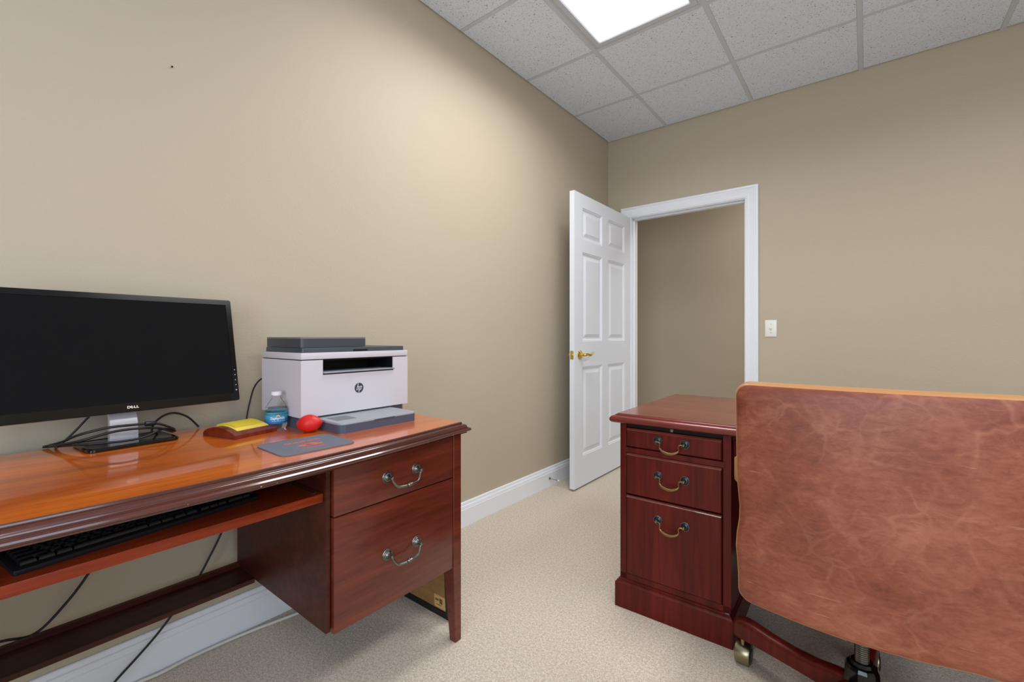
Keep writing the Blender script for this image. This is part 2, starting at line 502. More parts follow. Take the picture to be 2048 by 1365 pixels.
# suspended ceiling: plenum board above, tees and lay-in tiles as its parts
MOD = 0.6152
GX0, GY0 = 0.507, YB - 0.590
ceil = structure('ceiling', [(-0.12, XR + 0.12, YF - 0.12, YB + 0.12, H + 0.03, H + 0.1)], 'white_trim', 'suspended ceiling of speckled white lay-in tiles')
gx = [0.0] + [GX0 + k * MOD for k in range(12) if GX0 + k * MOD < XR - 0.05] + [XR]
gy = [YB] + [GY0 - k * MOD for k in range(12) if GY0 - k * MOD > YF + 0.05] + [YF]
LIGHT_CELLS = {(1, 2), (1, 3), (4, 2), (4, 3), (4, 6), (4, 7)}
TW = 0.012
cache = {}
for i in range(len(gx) - 1):
    for j in range(len(gy) - 1):
        if (i, j) in LIGHT_CELLS: continue
        a, b, c_, d = gx[i], gx[i + 1], gy[j + 1], gy[j]
        sx_, sy_ = round(b - a, 4), round(d - c_, 4)
        key = (sx_, sy_)
        if key not in cache:
            bm = bmesh.new()
            hx, hy = sx_ / 2 - 0.002, sy_ / 2 - 0.002
            add_box(bm, -hx, hx, -hy, hy, 0.004, 0.02)
            bx_, by_ = sx_ / 2 - TW - 0.0003, sy_ / 2 - TW - 0.0003
            add_box(bm, -bx_, bx_, -by_, by_, -0.0025, 0.012, 0.0012, 1)
            o = finish('tile', bm, 'ceiling_tile', ceil, 0, False, double=False)
            cache[key] = o.data
        else:
            o = bpy.data.objects.new('tile', cache[key]); COL.objects.link(o); o.parent = ceil
        o.location = ((a + b) / 2, (c_ + d) / 2, H)
for x in gx[1:-1]:
    box_obj('main_tee', (x - TW, x + TW, YF, YB, H - 0.0035, H + 0.003), 'tee_metal', ceil, 0, 0)
for j, y in enumerate(gy[1:-1]):
    for i in range(len(gx) - 1):
        if (i, j) in LIGHT_CELLS and (i, j + 1) in LIGHT_CELLS: continue
        box_obj('cross_tee', (gx[i] + TW, gx[i + 1] - TW, y - TW * 0.9, y + TW * 0.9, H - 0.0032, H + 0.003), 'tee_metal', ceil, 0, 0)

def troffer(i, j, label, lens='light_lens'):
    x0, x1 = gx[i] + TW, gx[i + 1] - TW
    y1, y0 = gy[j] - TW, gy[j + 2] + TW
    cx, cy = (x0 + x1) / 2, (y0 + y1) / 2
    o = thing('ceiling_light', label, 'light', (cx, cy, H), 0, 'ceiling lights set into the tile grid')
    bm = bmesh.new()
    fw = 0.048
    def ring(ins, z): return [(x0 + ins, y0 + ins, z), (x1 - ins, y0 + ins, z), (x1 - ins, y1 - ins, z), (x0 + ins, y1 - ins, z)]
    loft(bm, [ring(0, H + 0.02), ring(0, H - 0.001), ring(0.010, H - 0.004), ring(0.012, H - 0.001), ring(0.014, H - 0.0045), ring(fw - 0.006, H - 0.006), ring(fw, H - 0.001), ring(fw, H + 0.012)], True)
    finish('frame', bm, 'tee_metal', o, 20)
    bm = bmesh.new()
    add_poly(bm, [(x0 + fw - 0.002, y0 + fw - 0.002, H + 0.002), (x0 + fw - 0.002, y1 - fw + 0.002, H + 0.002), (x1 - fw + 0.002, y1 - fw + 0.002, H + 0.002), (x1 - fw + 0.002, y0 + fw - 0.002, H + 0.002)])
    finish('lens', bm, lens, o, 0)
    bm = bmesh.new(); add_box(bm, x0, x1, y0, y1, H + 0.016, H + 0.026)
    finish('housing', bm, 'white_trim', o, 0)
    L = bpy.data.lights.new('lens_light', 'AREA')
    L.shape = 'RECTANGLE'; L.size = x1 - x0 - 2 * fw; L.size_y = y1 - y0 - 2 * fw
    L.energy = TROFFER_WATTS; L.spread = math.radians(TROFFER_SPREAD); L.color = (0.985, 0.99, 1.0)
    lo = bpy.data.objects.new('lens_light', L); COL.objects.link(lo)
    lo.parent = o; lo.location = (0, 0, 0.0)
troffer(1, 2, 'lit white ceiling light panel in the tiles near the doorway wall')
troffer(4, 2, 'added white ceiling light panel, unseen, above the executive desk')  # unseen panel, added to light the doorway wall and door
troffer(4, 6, 'added white ceiling light panel, unseen, farthest from both desks, by the window')  # unseen panel, added to brighten the chair and left wall

# hallway light
o = thing('ceiling_light', 'white ceiling light panel of the hallway beyond the doorway', 'light', (1.9, 4.3, H), 0, 'hallway lights')
box_obj('housing', (1.3, 2.5, 4.0, 4.6, H - 0.03, H), 'white_trim', o, 0, 0)
bm = bmesh.new(); add_poly(bm, [(1.33, 4.03, H - 0.031), (1.33, 4.57, H - 0.031), (2.47, 4.57, H - 0.031), (2.47, 4.03, H - 0.031)])
finish('lens', bm, 'hall_lens', o, 0)

# baseboards: stepped moulding profile (distance from wall, height)
BB = [(0.0, 0.132), (0.006, 0.132), (0.0085, 0.129), (0.0095, 0.118), (0.008, 0.1155), (0.0125, 0.1135), (0.0145, 0.108), (0.0148, 0.099), (0.0135, 0.0965), (0.0165, 0.094), (0.0165, 0.0), (0.0, 0.0)]
def baseboard(name, fn, a, b, label):
    bm = bmesh.new()
    loft(bm, [[fn(d, z, a) for d, z in BB], [fn(d, z, b) for d, z in BB]], True, True, True)
    return tag(finish(name, bm, 'white_trim', None, 25), label, None, None, 'structure')
baseboard('baseboard_left', lambda d, z, s: (d, s, z), YF, YB, 'white moulded baseboard along the long wall')
baseboard('baseboard_back', lambda d, z, s: (s, YB - d, z), 1.178, XR, 'white moulded baseboard right of the doorway')
baseboard('baseboard_corner', lambda d, z, s: (s, YB - d, z), 0.0, 0.108, 'short white baseboard between corner and doorway')
baseboard('baseboard_hallway', lambda d, z, s: (s, 4.95 - d, z), -0.48, XR, 'white baseboard of the hallway')
baseboard('baseboard_right', lambda d, z, s: (XR - d, s, z), YF, YB, 'white baseboard of the wall opposite the desk')

# door trim: mitred casing, jambs, stops, strike plate
tr = thing('trim_1', 'white moulded casing and jamb around the doorway', None, (0.64, YB, 0), kind='structure')
JX0, JX1, JZ = 0.212, 1.075, 2.047           # clear opening between jambs
CP = [(0.006, 0.0), (0.006, 0.010), (0.012, 0.012), (0.016, 0.0105), (0.019, 0.0135), (0.030, 0.0125), (0.055, 0.0165), (0.066, 0.019), (0.070, 0.017), (0.074, 0.0215), (0.084, 0.0215), (0.089, 0.018), (0.089, 0.0)]
def casing(ysign, y):
    bm = bmesh.new()
    rings = []
    for o_, p_ in CP:
        Y = y - ysign * p_
        rings.append([(JX0 - o_, Y, 0), (JX0 - o_, Y, JZ + o_), (JX1 + o_, Y, JZ + o_), (JX1 + o_, Y, 0)])
    loft(bm, rings, False)
    return bm
finish('casing', casing(1, YB), 'white_trim', tr, 20)
finish('casing', casing(-1, YB + 0.125), 'white_trim', tr, 20)
box_obj('jamb', (OX0, JX0, YB - 0.001, YB + 0.126, 0, JZ), 'white_trim', tr)
box_obj('jamb', (JX1, OX1, YB - 0.001, YB + 0.126, 0, JZ), 'white_trim', tr)
box_obj('head_jamb', (OX0, OX1, YB - 0.001, YB + 0.126, JZ, OZ), 'white_trim', tr)
box_obj('door_stop_strip', (JX1 - 0.011, JX1, YB + 0.040, YB + 0.075, 0, JZ), 'white_trim', tr, 0.002)
box_obj('door_stop_strip', (JX0, JX0 + 0.011, YB + 0.040, YB + 0.075, 0, JZ), 'white_trim', tr, 0.002)
box_obj('door_stop_strip', (JX0, JX1, YB + 0.040, YB + 0.075, JZ - 0.011, JZ), 'white_trim', tr, 0.002)
box_obj('strike_plate', (JX1 - 0.0015, JX1, YB + 0.006, YB + 0.032, 0.90, 0.958), 'brass_antique', tr)

# six-panel door, opened against the long wall
DX1, DX0 = 0.2115, 0.1755
DY0, DY1 = 2.655, 3.572
DZ0, DZ1 = 0.014, 2.046
door = thing('door_1', 'open white six panel door with brass lever', None, (DX0, DY1, 0), kind='structure')
st, mu_ = 0.113, 0.100
pw = (DY1 - DY0 - 2 * st - mu_) / 2
py = [(DY0 + st, DY0 + st + pw), (DY1 - st - pw, DY1 - st)]
pz = [(0.222, 0.842), (1.020, 1.642), (1.730, 1.952)]
bm = bmesh.new()
ys = [DY0, py[0][0], py[0][1], py[1][0], py[1][1], DY1]
zs = [DZ0, pz[0][0], pz[0][1], pz[1][0], pz[1][1], pz[2][0], pz[2][1], DZ1]
for X in (DX0, DX1):
    grid = [[bm.verts.new((X, y, z)) for z in zs] for y in ys]
    for a in range(5):
        for b in range(7):
            if a in (1, 3) and b in (1, 3, 5): continue
            bm.faces.new((grid[a][b], grid[a + 1][b], grid[a + 1][b + 1], grid[a][b + 1]))
for (ya, za), (yb, zb) in (((DY0, DZ0), (DY1, DZ0)), ((DY1, DZ0), (DY1, DZ1)), ((DY1, DZ1), (DY0, DZ1)), ((DY0, DZ1), (DY0, DZ0))):
    add_poly(bm, [(DX0, ya, za), (DX0, yb, zb), (DX1, yb, zb), (DX1, ya, za)])
finish('leaf', bm, 'white_door', door, 0, double=False)
for (a, b) in py:
    for (c_, d) in pz:
        bm = bmesh.new()
        for X, s in ((DX1, -1), (DX0, 1)):
            def rg(i, dep): return [(X + s * dep, a + i, c_ + i), (X + s * dep, b - i, c_ + i), (X + s * dep, b - i, d - i), (X + s * dep, a + i, d - i)]
            loft(bm, [rg(0, 0), rg(0.004, 0.0035), rg(0.009, 0.004), rg(0.016, 0.0095), rg(0.026, 0.0100), rg(0.047, 0.0035), rg(0.049, 0.0022)], True, False, True)
        finish('panel', bm, 'white_door', door, 12)
# lever handle set
HZ, HY = 0.927, 2.728
bm = bmesh.new()
for s, X in ((1, DX1), (-1, DX0)):
    lathe(bm, (X, HY, HZ), (s, 0, 0), [(0, 0.031), (0.003, 0.031), (0.006, 0.028), (0.008, 0.022), (0.012, 0.019), (0.014, 0.012), (0.044, 0.0105), (0.048, 0.008)], 24)
    tube(bm, [(X + s * 0.042, HY - 0.004, HZ), (X + s * 0.046, HY + 0.03, HZ + 0.003), (X + s * 0.046, HY + 0.065, HZ - 0.005), (X + s * 0.046, HY + 0.095, HZ + 0.006), (X + s * 0.046, HY + 0.112, HZ + 0.014)],
         lambda q: 0.0105 - 0.0045 * q, 10)
finish('lever_handle', bm, 'brass', door, 40)
bm = bmesh.new()
add_box(bm, (DX0 + DX1) / 2 - 0.0125, (DX0 + DX1) / 2 + 0.0125, DY0 - 0.0015, DY0 + 0.001, HZ - 0.029, HZ + 0.029, 0.0008)
add_box(bm, (DX0 + DX1) / 2 - 0.007, (DX0 + DX1) / 2 + 0.007, DY0 - 0.010, DY0, HZ - 0.008, HZ + 0.008, 0.002)
finish('latch_plate', bm, 'brass', door, 30)
for hz in (0.25, 1.03, 1.82):
    bm = bmesh.new(); lathe(bm, (DX0 - 0.004, DY1 + 0.006, hz - 0.045), (0, 0, 1), [(0, 0.006), (0.09, 0.006)], 10)
    finish('hinge', bm, 'brass', door, 40)

# light switch
o = thing('light_switch', 'white toggle light switch on wall beside the doorway', 'switch', (1.240, YB, 1.110))
bm = bmesh.new()
add_box(bm, 1.204, 1.276, YB - 0.0055, YB - 0.0002, 1.0515, 1.1685, 0.003, 2)
finish('plate', bm, 'switch_plastic', o)
box_obj('toggle', (1.2352, 1.2448, YB - 0.017, YB - 0.005, 1.106, 1.120), 'switch_plastic', o, 0.0015)
for z in (1.080, 1.140):
    bm = bmesh.new(); lathe(bm, (1.240, YB - 0.0052, z), (0, -1, 0), [(0, 0.003), (0.0008, 0.0026)], 10); finish('screw', bm, 'steel', o)

# baseboard door stop
o = thing('door_stop', 'thin metal door stop with white tip on the baseboard', 'door stop', (0.0165, 2.648, 0.056))
bm = bmesh.new(); lathe(bm, (0.0165, 2.648, 0.056), (1, 0, 0), [(0, 0.009), (0.003, 0.009), (0.005, 0.004)], 14); finish('mount', bm, 'steel', o)
bm = bmesh.new(); tube(bm, [(0.018, 2.648, 0.056), (0.040, 2.668, 0.048), (0.060, 2.688, 0.040)], 0.0022, 8); finish('rod', bm, 'steel', o)
bm = bmesh.new(); lathe(bm, (0.058, 2.686, 0.041), (0.7, 0.7, -0.28), [(0, 0.004), (0.002, 0.0065), (0.010, 0.0065), (0.013, 0.004)], 12); finish('tip', bm, 'label_white', o)

# nail left in the wall
bm = bmesh.new(); lathe(bm, (-0.004, 0.463, 1.927), (1, 0, -0.1), [(0, 0.0012), (0.010, 0.0012), (0.0102, 0.003), (0.0112, 0.0028)], 8)
tag(finish('nail', bm, 'dark_gap', None), 'tiny dark nail left high in the long bare wall', 'nail')

# ================================================================ writing desk (bow front) by the long wall
TOPZ = 0.758
desk = thing('writing_desk', 'glossy cherry wood writing desk with two drawers, holding monitor and printer', 'desk', (0.35, 0.43, 0))
TX0, TY0, TY1 = 0.062, -0.262, 1.122
def bow(y):
    s = (min(max(y, TY0), TY1) - 0.43) / 0.692
    return 0.6986 - 0.047 * s * s
PROF = [(0.0, 0.0), (0.0035, -0.0012), (0.0045, -0.0035), (0.0047, -0.0065), (0.0075, -0.0075), (0.0120, -0.0090), (0.0155, -0.0120), (0.0175, -0.0165), (0.0178, -0.0185), (0.0200, -0.0190),
        (0.0202, -0.0205), (0.0235, -0.0210), (0.0272, -0.0240), (0.0280, -0.0275), (0.0262, -0.0310), (0.0225, -0.0335), (0.0170, -0.0345), (0.0165, -0.0385), (-0.02, -0.0385)]
def top_ring(o_, z):
    pts = [(TX0, TY0 - o_, z)]
    N = 28
    for k in range(N + 1):
        y0 = TY0 + (TY1 - TY0) * k / N
        y = TY0 - o_ if k == 0 else TY1 + o_ if k == N else y0
        pts.append((bow(y0) + o_, y, z))
    pts.append((TX0, TY1 + o_, z))
    return pts
bm = bmesh.new()
loft(bm, [top_ring(0, TOPZ), top_ring(0, TOPZ - 0.030)], True, True, True)
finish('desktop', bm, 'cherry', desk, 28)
bm = bmesh.new()
loft(bm, [top_ring(o_, TOPZ + dz) for o_, dz in [(0.0, -0.0002)] + PROF[1:]], True, False, True)
finish('edge_moulding', bm, 'cherry_edge', desk, 28)

CHIPS = [(0.30, 0.0262, -0.0305, 0.0012), (0.435, 0.0262, -0.0310, 0.0022), (0.470, 0.0240, -0.0325, 0.0012), (1.055, 0.0262, -0.0310, 0.0018), (0.935, 0.0255, -0.0315, 0.0010)]
for y, o_, dz, r in CHIPS:
    bm = bmesh.new(); lathe(bm, (bow(y) + o_ - 0.0006, y, TOPZ + dz), (0.8, 0, -0.6), [(0, r), (0.0006, r * 0.8), (0.0009, r * 0.3)], 8)
    finish('finish_chip', bm, 'sticker_tan', desk, 40)

def leg(bm, xo, xi, yo, yi, zt, zk, fx, fy):
    """square leg: outer faces xo, yo straight; inner faces taper below zk to foot size fx, fy"""
    sx_, sy_ = (1 if xi > xo else -1), (1 if yi > yo else -1)
    def ring(xi_, yi_, z): return [(xo, yo, z), (xi_, yo, z), (xi_, yi_, z), (xo, yi_, z)]
    loft(bm, [ring(xi, yi, zt), ring(xi, yi, zk), ring(xo + sx_ * fx, yo + sy_ * fy, 0.0)], True, True, True)
ZB = TOPZ - 0.0385
for (xo, xi, yo, yi) in ((0.6555, 0.600, 1.1235, 1.0875), (0.066, 0.115, 1.1235, 1.0875), (0.6555, 0.600, -0.2635, -0.2275), (0.066, 0.115, -0.2635, -0.2275)):
    bm = bmesh.new(); leg(bm, xo, xi, yo, yi, ZB, 0.262, 0.028, 0.028)
    bmesh.ops.recalc_face_normals(bm, faces=bm.faces[:])
    bmesh.ops.bevel(bm, geom=bm.edges[:], offset=0.0015, segments=1, affect='EDGES')
    finish('leg', bm, 'cherry_shaded', desk, 30)
bm = bmesh.new()
for d in ((0.066, 0.640, 0.632, 0.6445, 0.266, ZB), (0.115, 0.600, 1.094, 1.1195, 0.266, ZB), (0.066, 0.078, 0.6445, 1.094, 0.266, ZB), (0.078, 0.630, 0.6445, 1.094, 0.266, 0.278)):
    add_box(bm, *d)
finish('pedestal', bm, 'walnut_dark', desk, 0, double=False)
box_obj('end_panel', (0.115, 0.600, -0.2595, -0.240, 0.266, ZB), 'cherry_shaded', desk)
box_obj('back_rail', (0.066, 0.080, -0.2275, 0.632, 0.60, ZB), 'walnut_dark', desk)
def bail_pull(bm, x, ya, yb, z, dx, dz, r, ros, knuckle=True):
    for y in (ya, yb):
        lathe(bm, (x, y, z), (1, 0, 0), [(0, ros), (0.002, ros), (0.0035, ros * 0.93), (0.0035, ros * 0.80), (0.006, ros * 0.72), (0.007, ros * 0.60), (0.0065, ros * 0.54), (0.0095, ros * 0.42), (0.013, ros * 0.30), (0.021, ros * 0.26), (0.024, ros * 0.36), (0.028, ros * 0.30), (0.030, ros * 0.10)], 20)
    ym, h = (ya + yb) / 2, (yb - ya) / 2
    tube(bm, [(x + 0.024, ya, z), (x + 0.024, ya + 0.004, z - dz * 0.35), (x + dx * 0.9, ya + h * 0.34, z - dz * 0.92), (x + dx, ym, z - dz), (x + dx * 0.9, yb - h * 0.34, z - dz * 0.92), (x + 0.024, yb - 0.004, z - dz * 0.35), (x + 0.024, yb, z)],
         lambda q: r * (0.75 + 0.35 * math.sin(PI * q) ** 2), 10)
    if knuckle:
        lathe(bm, (x + dx, ym - 0.013, z - dz), (0, 1, 0), [(0, r), (0.002, r * 1.35), (0.005, r * 1.3), (0.007, r * 1.05), (0.010, r * 1.15), (0.012, r * 1.75), (0.0145, r * 1.75), (0.0165, r * 1.1), (0.020, r * 1.25), (0.024, r * 1.35), (0.026, r)], 14)
def cherry_drawer(z0, z1, hz):
    d = box_obj('drawer', (0.6335, 0.6535, 0.6475, 1.0855, z0, z1), 'cherry_shaded', desk, 0.0012)
    bm = bmesh.new(); bail_pull(bm, 0.6535, 0.8165, 0.9255, hz, 0.032, 0.030, 0.0043, 0.0175)
    finish('bail_pull', bm, 'pewter', d, 35)
cherry_drawer(0.574, 0.7185, 0.6405)
cherry_drawer(0.262, 0.570, 0.4115)
box_obj('keyboard_tray', (0.22, 0.630, -0.215, 0.6305, 0.615, 0.638), 'cherry_tray', desk, 0.0015)
box_obj('tray_slide', (0.36, 0.612, 0.612, 0.618, 0.638, 0.6395), 'steel', desk, 0)
box_obj('tray_slide', (0.25, 0.56, -0.2275, -0.2155, 0.617, 0.634), 'dark_gap', desk, 0.001)
bm = bmesh.new()
add_box(bm, 0.087, 0.206, -0.2275, 0.632, 0.2565, 0.270)
add_box(bm, 0.073, 0.087, -0.2275, 0.632, 0.2565, 0.285)
finish('foot_rail', bm, 'walnut_dark', desk, 0, double=False)

# ================================================================ executive desk
ed = thing('executive_desk', 'mahogany executive desk with stacked drawers behind the leather chair', 'desk', (0.989, 1.640, 0), math.radians(1.0))
ET = 0.755
bm = bmesh.new()
EP = [(0.0, 0.0), (0.0018, -0.0030), (0.0070, -0.0042), (0.0078, -0.0075), (0.0125, -0.0078), (0.0190, -0.0110), (0.0238, -0.0165), (0.0252, -0.0225), (0.0236, -0.0290), (0.0185, -0.0340), (0.0110, -0.0365), (-0.03, -0.0365)]
def er(o_, z): return [(0.009 - o_, 0.007 - o_, z), (1.815 + o_, 0.007 - o_, z), (1.815 + o_, 0.727 + o_, z), (0.009 - o_, 0.727 + o_, z)]
loft(bm, [er(0, ET), er(0, ET - 0.030)], True, True, True)
finish('desktop', bm, 'mahogany_top_lit', ed, 28, False)
bm = bmesh.new()
loft(bm, [er(o_, ET + dz) for o_, dz in [(0.0, -0.0002)] + EP[1:]], True, False, True)
finish('edge_moulding', bm, 'mahogany_edge_lit', ed, 28, False)
EB = ET - 0.0365
PL = [(0.0, 0.0), (0.0, 0.094), (0.004, 0.097), (0.006, 0.0985), (0.006, 0.102), (0.011, 0.104), (0.0115, 0.108), (0.016, 0.111), (0.016, 0.113)]
def ped(x0, x1, detail_left=True):
    bm = bmesh.new()
    def r(i, z): return [(x0 + i, i, z), (x1 - i, i, z), (x1 - i, 0.70 - i, z), (x0 + i, 0.70 - i, z)]
    loft(bm, [r(i, z) for i, z in PL], True, True, True)
    finish('plinth', bm, 'mahogany', ed, 20, False)
    a, b = x0 + 0.0165, x1 - 0.008
    bm = bmesh.new()
    fy = 0.014
    add_box(bm, a, b, fy + 0.016, 0.68, 0.113, EB)                 # body
    add_box(bm, a, a + 0.025, fy, fy + 0.02, 0.113, EB)            # stiles and rails
    add_box(bm, b - 0.025, b, fy, fy + 0.02, 0.113, EB)
    add_box(bm, a, b, fy, fy + 0.02, 0.113, 0.133)
    add_box(bm, a + 0.02, b - 0.02, fy - 0.004, fy + 0.02, 0.606, 0.6255)
    finish('pedestal', bm, 'mahogany', ed, 0, False, False)
    dl, dr = a + 0.0275, b - 0.0275
    box_obj('writing_slide', (dl - 0.002, dr + 0.002, fy + 0.004, fy + 0.018, 0.7035, 0.7165), 'dark_gap', ed, 0.001, 35, False)
    bm = bmesh.new()
    lathe(bm, ((a + b) / 2, fy + 0.005, 0.7095), (0, -1, 0), [(0, 0.0075), (0.004, 0.0075), (0.006, 0.006), (0.006, 0.003), (0.009, 0.0028), (0.0095, 0.001)], 14)
    finish('slide_knob', bm, 'pewter', ed, 35, False)
    for z0, z1, hz in ((0.6285, 0.7005, 0.668), (0.446, 0.6035, 0.538), (0.1355, 0.4405, 0.3735)):
        bm = bmesh.new()
        y = fy - 0.009
        loft(bm, [[(dl, fy + 0.018, z0), (dr, fy + 0.018, z0), (dr, fy + 0.018, z1), (dl, fy + 0.018, z1)],
                  [(dl, fy - 0.002, z0), (dr, fy - 0.002, z0), (dr, fy - 0.002, z1), (dl, fy - 0.002, z1)],
                  [(dl + 0.003, y, z0 + 0.004), (dr - 0.003, y, z0 + 0.004), (dr - 0.003, y, z1 - 0.0065), (dl + 0.003, y, z1 - 0.0065)]], True, True, True)
        d = finish('drawer', bm, 'mahogany', ed, 20, False)
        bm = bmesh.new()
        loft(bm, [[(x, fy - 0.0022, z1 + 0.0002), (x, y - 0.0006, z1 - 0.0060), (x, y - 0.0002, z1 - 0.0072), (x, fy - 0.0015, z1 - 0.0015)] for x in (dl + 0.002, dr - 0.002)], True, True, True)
        finish('drawer_highlight', bm, 'mahogany_highlight', d, 20, False)  # pale glossy strip added as the highlight along the drawer's top edge
        cx = (dl + dr) / 2 + 0.001
        for sd in (-1, 1):
            bm = bmesh.new()
            lathe(bm, (cx + sd * 0.049, y, hz), (0, -1, 0), [(0, 0.0165), (0.002, 0.0165), (0.0034, 0.0155), (0.0034, 0.0142), (0.001, 0.0132), (0.0, 0.0132)], 24)
            finish('rosette', bm, 'pewter', d, 35, False)
            bm = bmesh.new()
            lathe(bm, (cx + sd * 0.049, y, hz), (0, -1, 0), [(0.0006, 0.0131), (0.0016, 0.0131), (0.004, 0.010), (0.005, 0.006)], 24)
            finish('rosette_cup', bm, 'pewter_dark', d, 35, False)
        bm = bmesh.new()
        for sd in (-1, 1):
            lathe(bm, (cx + sd * 0.049, y, hz), (0, -1, 0), [(0.004, 0.0055), (0.012, 0.0042), (0.018, 0.0042), (0.021, 0.0056), (0.024, 0.004), (0.0245, 0.001)], 16)
        Y = y - 0.020
        tube(bm, [(cx - 0.049, Y, hz), (cx - 0.036, Y - 0.003, hz - 0.001), (cx - 0.033, Y - 0.004, hz - 0.010), (cx - 0.034, Y - 0.004, hz - 0.020), (cx - 0.024, Y - 0.005, hz - 0.030), (cx, Y - 0.006, hz - 0.036), (cx + 0.024, Y - 0.005, hz - 0.030), (cx + 0.034, Y - 0.004, hz - 0.020), (cx + 0.033, Y - 0.004, hz - 0.010), (cx + 0.036, Y - 0.003, hz - 0.001), (cx + 0.049, Y, hz)],
             lambda q: 0.0026 + 0.0030 * max(0, math.sin(PI * (q - 0.3) / 0.4)) if 0.3 < q < 0.7 else 0.0026, 10)
        finish('bail_pull', bm, 'brass_antique', d, 35, False)
ped(0.0, 0.4235)
ped(1.382, 1.8055)
box_obj('center_drawer', (0.4195, 1.386, 0.034, 0.052, 0.632, 0.699), 'mahogany', ed, 0.002, 35, False)
box_obj('apron', (0.4155, 1.39, 0.052, 0.07, 0.63, EB), 'mahogany', ed, 0, 0, False)
box_obj('modesty_panel', (0.4155, 1.39, 0.62, 0.64, 0.06, EB), 'mahogany', ed, 0, 0, False)

# ================================================================ leather chair
CH = math.radians(2.5)
ch = thing('office_chair', 'brown leather swivel chair with its scuffed back turned to the viewer', 'chair', (1.756, 1.480, 0), CH)
def back_outline(n=10):
    """closed outline in x-z of the chair back, seen from behind"""
    x0, x1, z0, z1 = -0.262, 0.268, 0.386, 0.940
    pts = []
    def arc(cx, cz, r, a0, a1, k=8):
        for i in range(k + 1):
            a = math.radians(a0 + (a1 - a0) * i / k); pts.append((cx + r * math.cos(a), cz + r * math.sin(a)))
    arc(x1 - 0.03, z1 - 0.03, 0.03, 0, 90)
    for i in range(1, 12): pts.append((x1 - 0.03 - (x1 - x0 - 0.06) * i / 12, z1))
    arc(x0 + 0.03, z1 - 0.03, 0.03, 90, 180)
    for i in range(1, 14):
        s = i / 14; z = z1 - 0.03 - (z1 - 0.03 - z0 - 0.032) * s
        pts.append((x0 + 0.004 * s + 0.006 * math.exp(-((z - 0.62) / 0.05) ** 2) - 0.005 * math.exp(-((z - 0.53) / 0.04) ** 2), z))
    arc(x0 + 0.034, z0 + 0.032, 0.030, 180, 265)
    for i in range(1, 12):
        s = i / 12; pts.append((x0 + 0.034 + (x1 - x0 - 0.092) * s, z0 + 0.002 - 0.012 * math.sin(PI * s) + 0.004 * s))
    arc(x1 - 0.058, z0 + 0.05, 0.05, 270, 360)
    for i in range(1, 14):
        s = 1 - i / 14; z = z1 - 0.03 - (z1 - 0.03 - z0 - 0.05) * s
        pts.append((x1 - 0.008 * s, z))
    return pts
OUT = back_outline()
BC = (0.0, 0.665)
LEAN = -0.03
def bpt(x, z, y):  # slight backward lean and horizontal wrap
    return (x, -0.250 + y + (z - 0.665) * LEAN + 0.30 * x * x, z)
def back_rings(rows):
    return [[bpt(BC[0] + (x - BC[0]) * k, BC[1] + (z - BC[1]) * k, y) for x, z in OUT] for k, y in rows]
bm = bmesh.new()
loft(bm, back_rings(((0.03, -0.006), (0.2, -0.006), (0.4, -0.0055), (0.6, -0.0045), (0.8, -0.003), (0.93, -0.001), (0.97, 0.0015), (0.984, 0.0048), (0.980, 0.0065))), True, True, False)
finish('backrest', bm, 'leather', ch, 60, False)
bm = bmesh.new()
loft(bm, back_rings(((0.978, 0.0050), (0.987, 0.0052), (0.994, 0.010), (0.999, 0.018), (1.0, 0.026), (1.0, 0.070), (0.985, 0.083), (0.9, 0.088))), True, False, True)
finish('boxing_band', bm, 'leather_tan_lit', ch, 60, False)
# channelled front cushion
def channel(z0, z1, side):
    bm = bmesh.new()
    rr = []
    N = 18
    for k in range(N + 1):
        s = -1 + 2 * k / N
        x = side * s
        e = (1 - abs(s) ** 3) ** 0.5 if abs(s) < 1 else 0.02
        e = max(e, 0.05)
        ring = []
        for a in range(14):
            th = 2 * PI * a / 14
            yy = 0.085 + 0.035 * math.cos(th) * e
            zz = (z0 + z1) / 2 + (z1 - z0) / 2 * math.sin(th) * (0.3 + 0.7 * e)
            ring.append(bpt(x, zz, yy))
        rr.append(ring)
    loft(bm, rr, True, True, True)
    finish('back_cushion', bm, 'leather_tan_lit', ch, 80, False)
channel(0.785, 0.925, 0.254)
channel(0.610, 0.790, 0.277)
channel(0.430, 0.615, 0.266)
# seat
bm = bmesh.new()
rings = []
for s, z in ((0.1, 0.385), (0.85, 0.385), (0.97, 0.395), (1.0, 0.42), (1.0, 0.45), (0.97, 0.475), (0.85, 0.49), (0.1, 0.50)):
    rings.append([(x * s, 0.08 + (y - 0.08) * s, z) for x, y in rrect(-0.245, 0.245, -0.17, 0.33, 0.07, 6)])
loft(bm, rings, True, True, True)
finish('seat', bm, 'leather', ch, 60, False)
box_obj('tilt_mechanism', (-0.07, 0.07, -0.10, 0.13, 0.335, 0.386), 'black_plastic', ch, 0.008, 35, False)
bm = bmesh.new()
prof = [(0.19, 0.0145)]
z = 0.19
while z < 0.34:
    prof += [(z, 0.0145), (z + 0.0018, 0.0162), (z + 0.0032, 0.0162), (z + 0.005, 0.0145)]; z += 0.0052
lathe(bm, (0, 0, 0), (0, 0, 1), prof, 20)
finish('screw_column', bm, 'pewter', ch, 30, False)
bm = bmesh.new()
lathe(bm, (0, 0, 0), (0, 0, 1), [(0.085, 0.040), (0.150, 0.044), (0.158, 0.040), (0.196, 0.037), (0.204, 0.033), (0.206, 0.026), (0.214, 0.024), (0.214, 0.016)], 12)
finish('hub_collar', bm, 'black_gloss', ch, 20, False)
